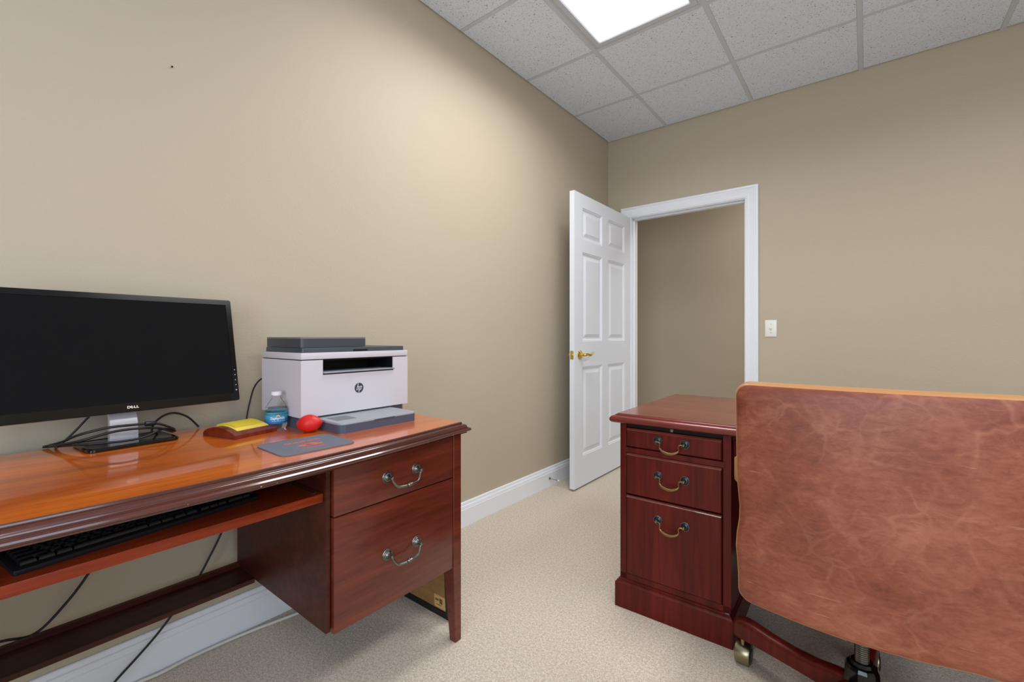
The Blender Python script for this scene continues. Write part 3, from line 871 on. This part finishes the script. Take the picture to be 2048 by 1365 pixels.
def chair_leg(ang):
    d = Vector((math.cos(ang), math.sin(ang), 0)); n = Vector((-d.y, d.x, 0))
    prof = [(0.020, 0.164, 0.100, 0.023), (0.06, 0.160, 0.101, 0.023), (0.11, 0.150, 0.101, 0.0225), (0.17, 0.1455, 0.100, 0.0225), (0.23, 0.147, 0.098, 0.0225), (0.28, 0.152, 0.096, 0.023), (0.315, 0.153, 0.094, 0.024), (0.335, 0.149, 0.094, 0.0235), (0.347, 0.138, 0.097, 0.020), (0.350, 0.125, 0.103, 0.015)]
    bm = bmesh.new(); rings = []
    for r, zt, zb, hw in prof:
        zm = zt - 0.018
        rings.append([tuple(d * r + n * a + Vector((0, 0, z))) for a, z in ((-hw, zb), (-hw, zm), (-hw * 0.93, zt - 0.009), (-hw * 0.7, zt - 0.003), (-hw * 0.25, zt), (hw * 0.25, zt), (hw * 0.7, zt - 0.003), (hw * 0.93, zt - 0.009), (hw, zm), (hw, zb))])
    loft(bm, rings, True, True, True)
    lg = finish('base_leg', bm, 'mahogany', ch, 45, False)
    c = d * 0.326
    ax = Vector((0.995, -0.06, 0)).normalized()
    f = Vector((-ax.y, ax.x, 0))
    cc = c + f * 0.012 + Vector((0, 0, 0.0325))
    bm = bmesh.new()
    lathe(bm, c + Vector((0, 0, 0.055)), (0, 0, 1), [(0, 0.006), (0.04, 0.006)], 10)
    rings = []
    for k in range(15):
        a = math.radians(-20 + 262 * k / 14)
        p = f * math.cos(a) + Vector((0, 0, math.sin(a)))
        rings.append([tuple(cc + p * 0.034 - ax * 0.021), tuple(cc + p * 0.036 - ax * 0.015), tuple(cc + p * 0.036 + ax * 0.015), tuple(cc + p * 0.034 + ax * 0.021), tuple(cc + p * 0.031 + ax * 0.021), tuple(cc + p * 0.031 - ax * 0.021)])
    loft(bm, rings, True, True, True)
    finish('caster_hood', bm, 'caster_metal', lg, 40, False)
    bm = bmesh.new()
    for s in (-1, 1):
        lathe(bm, cc + ax * (s * 0.0045), ax * s, [(0, 0.029), (0.004, 0.0325), (0.014, 0.0325), (0.018, 0.029), (0.018, 0.02), (0.020, 0.018)], 20)
    finish('caster_wheel', bm, 'black_plastic', lg, 40, False)
for k in range(5): chair_leg(math.radians(158.6 + 72 * k) - CH)

# ================================================================ monitor
MR = math.radians(4.0)
mo = thing('monitor', 'wide black glossy monitor switched off, on a silver neck and black base', 'monitor', (0.165, 0.330, TOPZ), MR)
# local frame: +x faces the room, +y to the viewer's right, z up
tilt = math.radians(11.5)
PB = 0.848 - TOPZ
def pan(u, v, d):  # u right, v up along the panel, d toward the viewer
    return (0.006 - math.sin(tilt) * v + math.cos(tilt) * d, u, PB + math.cos(tilt) * v + math.sin(tilt) * d)
PWH, PHT = 0.279, 0.335
bm = bmesh.new()
rings = []
for ins, d in ((0.02, -0.030), (0.003, -0.024), (0.0, -0.018), (0.0, -0.002), (0.0012, 0.0)):
    rings.append([pan(u, v_, d) for u, v_ in rrect(-PWH + ins, PWH - ins, ins, PHT - ins, 0.006)])
rings.append([pan(u, v_, 0.0) for u, v_ in rrect(-PWH + 0.0165, PWH - 0.0165, 0.0245, PHT - 0.0165, 0.001)])
rings.append([pan(u, v_, -0.002) for u, v_ in rrect(-PWH + 0.0168, PWH - 0.0168, 0.0248, PHT - 0.0168, 0.001)])
loft(bm, rings, True, True, True)
finish('bezel', bm, 'bezel_black', mo, 30, False)
bm = bmesh.new()
add_poly(bm, [pan(-PWH + 0.0166, 0.0246, -0.0012), pan(PWH - 0.0166, 0.0246, -0.0012), pan(PWH - 0.0166, PHT - 0.0166, -0.0012), pan(-PWH + 0.0166, PHT - 0.0166, -0.0012)])
finish('screen', bm, 'screen_black', mo, 0, False)
bm = bmesh.new()
for s_, ux in (('D', -0.0085), ('E', -0.0018), ('L', 0.0050), ('L', 0.0108)):
    c_, sn = (math.cos(0.6), math.sin(0.6)) if s_ == 'E' else (1, 0)
    add_text(bm, s_, 0.0092, lambda x, y, ux=ux, c_=c_, sn=sn: pan(ux + x * 1.15 * c_ - y * sn, 0.0123 + x * 1.15 * sn + y * c_, 0.0004), 1.0, 0.00035)
finish('lettering', bm, 'logo_silver', mo, 0, False)
bm = bmesh.new()
for k in range(5):
    r = 0.0014 if k else 0.0022
    pts = [pan(PWH - 0.0085 + r * math.cos(a), 0.034 + 0.0165 * k + r * math.sin(a), 0.0004) for a in [2 * PI * i / 10 for i in range(10)]]
    add_poly(bm, pts)
finish('touch_buttons', bm, 'key_print', mo, 0, False)
# neck: curved aluminium blade
bm = bmesh.new()
rings = []
for x, z, hw in ((-0.020, 0.0085, 0.0315), (-0.020, 0.022, 0.0312), (-0.0195, 0.040, 0.031), (-0.021, 0.055, 0.0305), (-0.026, 0.070, 0.030), (-0.034, 0.085, 0.0295), (-0.044, 0.100, 0.029), (-0.052, 0.14, 0.029)):
    rings.append([(x, -hw - 0.012, z), (x, hw - 0.012, z), (x - 0.016, hw - 0.012, z), (x - 0.016, -hw - 0.012, z)])
loft(bm, rings, True, True, True)
finish('neck', bm, 'silver_stand', mo, 40, False)
bm = bmesh.new()
rings = []
for ins, z in ((0.004, 0.0), (0.0, 0.002), (0.0, 0.007), (0.003, 0.0098), (0.006, 0.010)):
    rings.append([(x, y, z) for x, y in rrect(-0.098 + ins, 0.052 - ins, -0.104 + ins, 0.096 - ins, 0.016)])
rings.append([(x, y, 0.0085) for x, y in rrect(-0.09, 0.043, -0.095, 0.087, 0.012)])
loft(bm, rings, True, True, True)
finish('base', bm, 'black_gloss', mo, 30, False)
bm = bmesh.new(); add_box(bm, -0.105, -0.035, -0.06, 0.05, 0.13, 0.25, 0.01)
finish('rear_housing', bm, 'black_plastic', mo, 40, False)

# ================================================================ printer
pr = thing('printer', 'white and dark gray laser printer with paper feeder at the desk end', 'printer', (0.22, 0.9125, TOPZ))
bm = bmesh.new()
add_rslab(bm, 0.100, 0.358, 0.711, 1.114, TOPZ, 0.7965, 0.02)
finish('base', bm, 'printer_dark', pr, 30)
bm = bmesh.new()
X0, X1, Y0, Y1 = 0.088, 0.366, 0.703, 1.122
SL0, SL1, SZ0, SZ1 = 0.776, 1.054, 0.930, 0.9785
for d in ((X0, X1, Y0, Y1, 0.7965, SZ0), (X0, X1, Y0, SL0, SZ0, SZ1), (X0, X1, SL1, Y1, SZ0, SZ1), (X0, 0.20, SL0, SL1, SZ0, SZ1)):
    add_box(bm, *d)
finish('body', bm, 'printer_white', pr, 0, double=False)
bm = bmesh.new()
add_box(bm, X0 + 0.004, X1 - 0.004, Y0 + 0.004, Y1 - 0.004, SZ1, 0.9815)
add_box(bm, 0.20, 0.355, SL0, SL1, 0.9755, SZ1)
add_box(bm, 0.20, 0.201, SL0, SL1, SZ0, SZ1)
add_box(bm, 0.20, 0.362, SL0, SL0 + 0.001, SZ0, SZ1)
add_box(bm, 0.20, 0.362, SL1 - 0.001, SL1, SZ0, SZ1)
add_box(bm, 0.20, 0.3665, SL0, SL1, SZ0 - 0.0005, SZ0 + 0.002)
finish('output_slot', bm, 'printer_slot', pr, 0, double=False)
bm = bmesh.new()
add_box(bm, 0.24, 0.372, SL0 + 0.002, SL1 + 0.004, 0.9335, 0.9385, 0.0015)
add_box(bm, 0.371, 0.3735, 0.864, 0.905, 0.9345, 0.9375)
finish('output_tray', bm, 'printer_tray_top', pr, 30)
box_obj('scanner_frame', (X0, X1, Y0, Y1, 0.9815, 1.0025), 'printer_white', pr, 0.0012)
bm = bmesh.new()
add_rslab(bm, X0 + 0.006, X1 - 0.012, Y0 + 0.010, Y1 - 0.008, 1.0025, 1.0185, 0.006, 0.002)
lid = finish('scanner_lid', bm, 'printer_lid', pr, 30)
box_obj('finger_notch', (0.352, 0.3545, 0.894, 0.952, 1.0035, 1.0110), 'printer_slot', lid)
bm = bmesh.new()
add_rslab(bm, 0.094, 0.3445, 0.7135, 0.955, 1.0195, 1.0475, 0.012)
fd = finish('document_feeder', bm, 'printer_lid', pr, 30)
bm = bmesh.new()
add_rslab(bm, 0.094, 0.3445, 0.7135, 0.955, 1.0478, 1.0530, 0.012, 0.002)
finish('feeder_cover', bm, 'printer_lid_top', fd, 30)
bm = bmesh.new()
add_rslab(bm, 0.30, 0.511, 0.752, 1.049, TOPZ, 0.7835, 0.022, n=8)
tray = finish('paper_tray', bm, 'printer_dark', pr, 30)
bm = bmesh.new()
add_rslab(bm, 0.30, 0.511, 0.752, 1.049, 0.7838, 0.7905, 0.022, 0.004, n=8)
finish('tray_lid', bm, 'printer_tray_top', tray, 30)
bm = bmesh.new()
add_box(bm, 0.395, 0.462, 0.772, 0.838, 0.7904, 0.7912)
finish('tray_window', bm, 'printer_lid_top', tray, 30)
box_obj('tray_grip', (0.508, 0.5116, 0.872, 0.952, 0.7810, 0.7860), 'printer_lid', tray)
# round emblem with two slanted letters
LX, LY, LZ, LR = 0.3664, 0.9095, 0.8752, 0.0175
bm = bmesh.new()
add_poly(bm, [(LX, LY + LR * math.cos(2 * PI * k / 40), LZ + LR * math.sin(2 * PI * k / 40)) for k in range(40)])
em = finish('emblem', bm, 'printer_logo', pr, 0)
bm = bmesh.new()
def strk(x0, x1, y0, y1):
    pts = []
    for a, b in ((x0, y0), (x1, y0), (x1, y1), (x0, y1)):
        pts.append((LX + 0.0003, LY + LR * (a + 0.30 * b), LZ + LR * b))
    add_poly(bm, pts)
for q in ((-0.52, -0.36, -0.46, 0.90), (-0.36, -0.14, 0.22, 0.38), (-0.20, -0.04, -0.46, 0.34), (0.10, 0.26, -0.92, 0.38), (0.26, 0.46, 0.22, 0.38), (0.42, 0.58, -0.40, 0.34), (0.26, 0.46, -0.46, -0.30)):
    strk(*q)
finish('emblem_letters', bm, 'printer_white', em, 0, double=False)

# ================================================================ small things on the desk
# water bottle
BXY = (0.268, 0.672)
bo = thing('water_bottle', 'small clear plastic water bottle with blue label in front of the printer', 'bottle', (BXY[0], BXY[1], TOPZ))
def bl(bm, prof, seg=28): lathe(bm, (0, 0, 0), (0, 0, 1), prof, seg)
bm = bmesh.new()
bl(bm, [(0.0, 0.020), (0.001, 0.026), (0.006, 0.0305), (0.014, 0.0318), (0.022, 0.0322), (0.052, 0.0322), (0.056, 0.0330), (0.062, 0.0325), (0.072, 0.0295), (0.084, 0.0235), (0.094, 0.0165), (0.100, 0.0128), (0.104, 0.0125), (0.105, 0.0150), (0.107, 0.0150), (0.108, 0.0118), (0.116, 0.0116)])
finish('bottle_body', bm, 'bottle_plastic', bo, 50, False)
bm = bmesh.new()
bl(bm, [(0.0025, 0.019), (0.004, 0.025), (0.008, 0.0292), (0.022, 0.0309), (0.052, 0.0309), (0.060, 0.0312), (0.066, 0.0305)])
finish('water', bm, 'water', bo, 50, False)
bm = bmesh.new()
rings = [[(r * math.cos(2 * PI * k / 40), r * math.sin(2 * PI * k / 40), z) for k in range(40)] for z, r in ((0.0205, 0.0324), (0.0205, 0.0328), (0.0555, 0.0333), (0.0555, 0.0326))]
loft(bm, rings, True)
lb = finish('label', bm, 'bottle_label', bo, 40, False)
va = math.atan2(CAM[1] - BXY[1], CAM[0] - BXY[0])     # direction from the bottle toward the seated viewer
def cyl(u, z, r=0.0336):
    a = va + 0.12 + u / r
    return (r * math.cos(a), r * math.sin(a), z)
bm = bmesh.new(); add_text(bm, 'Zephyrhills', 0.0108, lambda x, y: cyl(x, 0.0375 + y), 0.92, 0.0002)
add_text(bm, 'NATURAL SPRING WATER', 0.0034, lambda x, y: cyl(x + 0.002, 0.0290 + y), 1.0)
finish('lettering', bm, 'label_white', lb, 0, False)
bm = bmesh.new()
add_poly(bm, [cyl(0.001 + 0.0058 * math.cos(PI * k / 12), 0.0425 + 0.0058 * math.sin(PI * k / 12), 0.03345) for k in range(13)])
finish('sun_emblem', bm, 'label_sun', lb, 0, False)
bm = bmesh.new()
rings = []
for z, r, kn in ((0.1075, 0.0135, 1), (0.1085, 0.0148, 1), (0.1175, 0.0148, 1), (0.1195, 0.0138, 0), (0.1200, 0.010, 0)):
    rings.append([((r + (0.0004 if k % 2 and kn else 0)) * math.cos(2 * PI * k / 48), (r + (0.0004 if k % 2 and kn else 0)) * math.sin(2 * PI * k / 48), z) for k in range(48)])
loft(bm, rings, True, True, True)
finish('cap', bm, 'cap_white', bo, 30, False)

# toy football
fb = thing('toy_football', 'small red foam football leaning by the paper tray', 'ball', (0.402, 0.711, TOPZ), math.radians(40))
FR, FL = 0.0275, 0.041
ctr = Vector((0, 0, FR - 0.001)); axd = Vector((1, 0, 0.10)).normalized()
bm = bmesh.new()
lathe(bm, ctr, axd, [(-FL + 2 * FL * k / 24, FR * (1 - abs(-1 + 2 * k / 24) ** 2.0) ** 0.78 if 0 < k < 24 else 0.0) for k in range(25)], 28)
finish('ball_body', bm, 'ball_red', fb, 80, False)
a_, u_, w_ = frame_of(axd)
bm = bmesh.new()
for th in (0.25, PI + 0.25):
    pts = []
    for k in range(3, 22):
        s = -1 + 2 * k / 24
        r = FR * (1 - abs(s) ** 2.0) ** 0.78
        pts.append(ctr + a_ * (FL * s) + (Vector((0, 1, 0)) * math.cos(th) + Vector((0, 0, 1)) * math.sin(th)) * r)
    tube(bm, pts, 0.0006, 6, 2)
finish('seam', bm, 'ball_red', fb, 60, False)
bm = bmesh.new()
for k in range(-3, 4):
    s = k * 0.09
    r = FR * (1 - abs(s) ** 2) ** 0.78 + 0.0004
    p0 = [ctr + a_ * (FL * s) + Vector((0, math.cos(t_), math.sin(t_))) * r for t_ in (1.75, 1.87, 2.0)]
    tube(bm, p0, 0.0008, 6, 2)
finish('laces', bm, 'ball_red', fb, 60, False)

# memo holder with sticky notes
MA = math.radians(14)
me_o = thing('memo_holder', 'arched reddish wooden memo holder between monitor and bottle', 'memo holder', (0.199, 0.489, TOPZ), MA)
ML, MW = 0.146, 0.136
def arch(t_): return 0.010 + 0.0195 * math.sin(PI * min(max(t_, 0), 1) ** 0.86) ** 0.9 + 0.0012 * t_
N = 22
bm = bmesh.new()
prf = [(0, 0)] + [(ML * k / N, arch(k / N)) for k in range(N + 1)] + [(ML, 0)]
loft(bm, [[(x, 0, z) for x, z in prf], [(x, MW, z) for x, z in prf]], True, True, True)
bmesh.ops.recalc_face_normals(bm, faces=bm.faces[:])
finish('holder_block', bm, 'memo_wood', me_o, 25, False)
def curved_sheet(bm, t0, t1, y0, y1, lift, th, n=14):
    rings = []
    for k in range(n + 1):
        t_ = t0 + (t1 - t0) * k / n
        z = arch(t_) + lift
        rings.append([(ML * t_, y0, z), (ML * t_, y1, z), (ML * t_, y1, z + th), (ML * t_, y0, z + th)])
    loft(bm, rings, True, True, True)
bm = bmesh.new(); curved_sheet(bm, 0.06, 0.86, 0.020, 0.122, 0.0004, 0.0014)
np_ = thing('note_sheets', 'pale yellow note sheets lying on the wooden memo holder', 'notes', (0.199, 0.489, TOPZ), MA)
finish('sheet_stack', bm, 'note_yellow', np_, 30, False)
np2 = thing('sticky_note_pad', 'thick yellow sticky note pad on top of paler sheets', 'note pad', (0.199, 0.489, TOPZ), MA)
bm = bmesh.new(); curved_sheet(bm, 0.16, 0.74, 0.026, 0.112, 0.002, 0.0048)
finish('pad_block', bm, 'note_yellow_pad', np2, 30, False)

# mouse pad with printed emblem
mp = thing('mouse_pad', 'dark gray mouse pad with red lettering near the desk edge', 'mouse pad', (0.556, 0.623, TOPZ), math.radians(-1.5))
bm = bmesh.new()
rings = []
for ins, z in ((0.0005, 0.0), (0.0, 0.0006), (0.0, 0.0026), (0.0006, 0.003)):
    rings.append([(x, y, z) for x, y in rrect(-0.086 + ins, 0.087 - ins, -0.100 + ins, 0.101 - ins, 0.022, 7)])
loft(bm, rings, True, True, True)
finish('pad', bm, 'mousepad_gray', mp, 30, False)
bm = bmesh.new()
P = lambda u, v_: (-v_, u, 0.0032)        # u to the viewer's right, v away from the desk edge
add_text(bm, 'StateFarm', 0.0245, lambda x, y: P(x + 0.005, y + 0.033), 0.98, 0.0006)
finish('lettering', bm, 'mousepad_red', mp, 0, False, False)
def oval(cx, cy, a, b, rot=0.0, n=24):
    bm = bmesh.new(); pts = []
    for k in range(n):
        t_ = 2 * PI * k / n; x, y = a * math.cos(t_), b * math.sin(t_)
        pts.append(P(cx + x * math.cos(rot) - y * math.sin(rot), cy + x * math.sin(rot) + y * math.cos(rot)))
    add_poly(bm, pts)
    finish('emblem_oval', bm, 'mousepad_red', mp, 0, False, False)
oval(-0.012, -0.014, 0.018, 0.0085); oval(0.008, -0.007, 0.016, 0.0085); oval(0.021, -0.020, 0.015, 0.0080)
bm = bmesh.new()
for v_, u0, u1, h_ in ((-0.047, -0.028, 0.030, 0.0022), (-0.053, -0.024, 0.032, 0.0022), (-0.062, -0.050, 0.020, 0.0016), (-0.0615, 0.024, 0.060, 0.0010)):
    u = u0
    while u < u1:
        wd = random.uniform(0.004, 0.009)
        add_poly(bm, [P(u, v_), P(min(u + wd, u1), v_), P(min(u + wd, u1), v_ + h_), P(u, v_ + h_)])
        u += wd + 0.0016
finish('small_print', bm, 'mousepad_red', mp, 0, False, False)['kind'] = 'stuff'

# keyboard
kb = thing('keyboard', 'black full size keyboard on the pull-out tray under the desktop', 'keyboard', (0.603, 0.078, 0.638), math.radians(8))
bm = bmesh.new()
rings = []
KW, KD = 0.436, 0.150
for ins, za, zb in ((0.001, 0.0, 0.0), (0.0, 0.003, 0.003), (0.0, 0.009, 0.016), (0.003, 0.011, 0.018)):
    rings.append([(x, y, za + (zb - za) * (-x / KD)) for x, y in rrect(-KD + ins, -ins, ins, KW - ins, 0.006)])
loft(bm, rings, True, True, True)
finish('case', bm, 'key_black', kb, 30, False)
keymesh = {}
def key(x, y, w_, d_=0.0165, ch_=None):
    k = (round(w_, 4), d_)
    if k not in keymesh:
        bm = bmesh.new()
        h = w_ / 2
        def r(i, z): return [(-d_ / 2 + i, -h + i, z), (d_ / 2 - i, -h + i, z), (d_ / 2 - i, h - i, z), (-d_ / 2 + i, h - i, z)]
        loft(bm, [r(0, 0), r(0.0006, 0.004), r(0.0022, 0.0062)], True, False, True)
        o = finish('key', bm, 'key_black', kb, 15, False)
        keymesh[k] = o.data
    else:
        o = bpy.data.objects.new('key', keymesh[k]); COL.objects.link(o); o.parent = kb
    o.location = (x, y, 0.0112 + 0.007 * (-x / KD))
    if ch_:
        bm = bmesh.new(); add_text(bm, ch_, 0.0062, lambda a, b: (-b - 0.0015, a - 0.002, 0.0063))
        lg = finish('legend', bm, 'key_print', o, 0, False)
    return o
U = 0.01905
LEG = {-0.039: ' ZXCVBNM,./ ', -0.058: " ASDFGHJKL;' ", -0.077: ' QWERTYUIOP[] ', -0.096: '`1234567890-= '}
rows = [(-0.020, [1.25, 1.25, 1.25, 6.25, 1.25, 1.25, 1.25, 1.25]), (-0.039, [2.25] + [1] * 10 + [2.75]), (-0.058, [1.75] + [1] * 11 + [2.25]),
        (-0.077, [1.5] + [1] * 12 + [1.5]), (-0.096, [1] * 13 + [2]), (-0.124, [1, -1, 1, 1, 1, 1, -0.5, 1, 1, 1, 1, -0.5, 1, 1, 1, 1])]
for x, ws in rows:
    y = 0.010
    for n_, w_ in enumerate(ws):
        if w_ > 0: key(x, y + w_ * U / 2, w_ * U - 0.0025, ch_=LEG.get(x, '')[n_:n_ + 1].strip())
        y += abs(w_) * U
for x, cs in ((-0.020, (0, 1, 2)), (-0.039, (1,)), (-0.077, (0, 1, 2)), (-0.096, (0, 1, 2)), (-0.124, (0, 1, 2))):
    for c_ in cs: key(x, 0.302 + U * (c_ + 0.5), U - 0.0025)
for x, cs in ((-0.020, ((0, 2), (2, 1))), (-0.039, ((0, 1), (1, 1), (2, 1), (3, 1))), (-0.058, ((0, 1), (1, 1), (2, 1))), (-0.077, ((0, 1), (1, 1), (2, 1), (3, 1))), (-0.096, ((0, 1), (1, 1), (2, 1), (3, 1)))):
    for c_, w_ in cs: key(x, 0.361 + U * (c_ * 0.95 + w_ * 0.5), w_ * U * 0.95 - 0.0023)

# framed board standing behind the desk leg
pf = thing('picture_frame', 'back of a black framed board with tan backing, standing behind the desk leg', 'picture frame', (0.31, 1.165, 0))
FX0, FX1, FH = 0.060, 0.556, 0.62
def fy_(z, d): return 1.166 - 0.034 * z / FH + d
def slab(bm, x0, x1, z0, z1, d0, d1):
    vs = [(x, fy_(z, d), z) for x in (x0, x1) for d in (d0, d1) for z in (z0, z1)]
    b = [bm.verts.new(p) for p in vs]
    for f in ((0, 1, 3, 2), (4, 6, 7, 5), (0, 4, 5, 1), (2, 3, 7, 6), (0, 2, 6, 4), (1, 5, 7, 3)):
        bm.faces.new([b[i] for i in f])
bm = bmesh.new()
for q in ((FX0, FX1, 0.0, 0.022), (FX0, FX1, FH - 0.022, FH), (FX0, FX0 + 0.022, 0.022, FH - 0.022), (FX1 - 0.022, FX1, 0.022, FH - 0.022)):
    slab(bm, *q, 0.0, 0.022)
finish('frame', bm, 'frame_black', pf, 0, double=False)
bm = bmesh.new(); slab(bm, FX0 + 0.022, FX1 - 0.022, 0.022, FH - 0.022, 0.006, 0.010); finish('backing_board', bm, 'kraft_board', pf, 0)
bm = bmesh.new(); slab(bm, 0.468, 0.532, 0.026, 0.074, 0.0054, 0.006); stk = finish('sticker', bm, 'sticker_tan', pf, 0)
bm = bmesh.new()
for q in ((0.474, 0.492, 0.052, 0.060), (0.496, 0.512, 0.044, 0.064), (0.478, 0.506, 0.036, 0.039)): slab(bm, *q, 0.0050, 0.0054)
finish('sticker_print', bm, 'sticker_ink', stk, 0, double=False)

# ================================================================ cables
def cable(name, pts, r, m, label, parts=None):
    bm = bmesh.new(); tube(bm, pts, r, 8, 8)
    return tag(finish(name, bm, m, None, 60), label, 'cable', 'loose cables')
Z = TOPZ
cable('printer_cable', [(0.040, 0.668, Z - 0.03), (0.040, 0.672, Z + 0.01), (0.034, 0.684, Z + 0.06), (0.034, 0.700, Z + 0.115), (0.045, 0.722, Z + 0.145), (0.088, 0.740, Z + 0.148)], 0.0028, 'cable_black', 'thin black cable rising behind the printer')
cable('monitor_cable', [(0.056, 0.398, Z + 0.004), (0.054, 0.404, Z + 0.030), (0.056, 0.428, Z + 0.052), (0.058, 0.456, Z + 0.057), (0.060, 0.490, Z + 0.040), (0.060, 0.520, Z + 0.004)], 0.0030, 'cable_black', 'black cable arching over the desktop beside the monitor stand')
cable('video_cable', [(0.050, 0.170, Z + 0.004), (0.100, 0.200, Z + 0.020), (0.150, 0.222, Z + 0.040), (0.178, 0.272, Z + 0.054), (0.184, 0.325, Z + 0.055), (0.180, 0.380, Z + 0.050), (0.160, 0.422, Z + 0.028), (0.135, 0.436, Z + 0.014)], 0.0034, 'cable_black', 'black cable looped highest across the silver monitor neck')
cable('power_cable', [(0.054, 0.176, Z + 0.004), (0.110, 0.192, Z + 0.014), (0.160, 0.225, Z + 0.026), (0.184, 0.280, Z + 0.042), (0.185, 0.330, Z + 0.044), (0.175, 0.385, Z + 0.036), (0.150, 0.425, Z + 0.016), (0.10, 0.44, Z + 0.012)], 0.0034, 'cable_black', 'black cable looped lower across the silver monitor neck')
cable('adapter_cable', [(0.066, 0.190, Z + 0.004), (0.12, 0.20, Z + 0.012), (0.178, 0.238, Z + 0.018), (0.194, 0.300, Z + 0.016), (0.188, 0.350, Z + 0.018), (0.165, 0.40, Z + 0.030), (0.14, 0.43, Z + 0.016)], 0.0030, 'cable_black', 'black cable lying along the monitor base')
cable('signal_cable', [(0.110, 0.262, 0.846), (0.108, 0.250, 0.838), (0.105, 0.225, 0.805), (0.102, 0.200, 0.776), (0.100, 0.185, Z + 0.004)], 0.0026, 'cable_black', 'thin black cable dropping from behind the monitor')
bm = bmesh.new(); lathe(bm, (0.184, 0.352, Z + 0.0535), (-0.12, 1, -0.08), [(0, 0.004), (0.002, 0.0065), (0.024, 0.0065), (0.027, 0.004)], 12)
tag(finish('ferrite_bead', bm, 'black_plastic', None, 40), 'black cylinder bead on the cable by the monitor neck', 'bead')
cable('desk_cable', [(0.050, 0.625, 0.60), (0.048, 0.60, 0.42), (0.048, 0.589, 0.388), (0.048, 0.555, 0.322), (0.048, 0.520, 0.262), (0.046, 0.465, 0.193), (0.042, 0.408, 0.127), (0.042, 0.330, 0.060), (0.06, 0.25, 0.012), (0.08, 0.12, 0.006)], 0.0035, 'cable_black', 'black cable slanting down past the foot rail to the carpet')
cable('keyboard_cable', [(0.06, 0.31, 0.60), (0.05, 0.285, 0.45), (0.05, 0.258, 0.391), (0.05, 0.211, 0.326), (0.052, 0.154, 0.276), (0.056, 0.093, 0.2885), (0.06, 0.02, 0.2895), (0.06, -0.15, 0.2895)], 0.0035, 'cable_black', 'black cable sagging under the keyboard tray onto the foot rail')
cable('floor_cable', [(0.06, 1.02, 0.0055), (0.072, 0.92, 0.0055), (0.072, 0.848, 0.0055), (0.060, 0.776, 0.0055), (0.044, 0.690, 0.0055), (0.034, 0.600, 0.0055), (0.030, 0.506, 0.0055), (0.036, 0.424, 0.0055), (0.030, 0.350, 0.0055), (0.05, 0.2, 0.0055), (0.06, 0.0, 0.0055)], 0.0052, 'cable_white', 'white cord on the carpet along the baseboard under the desk')
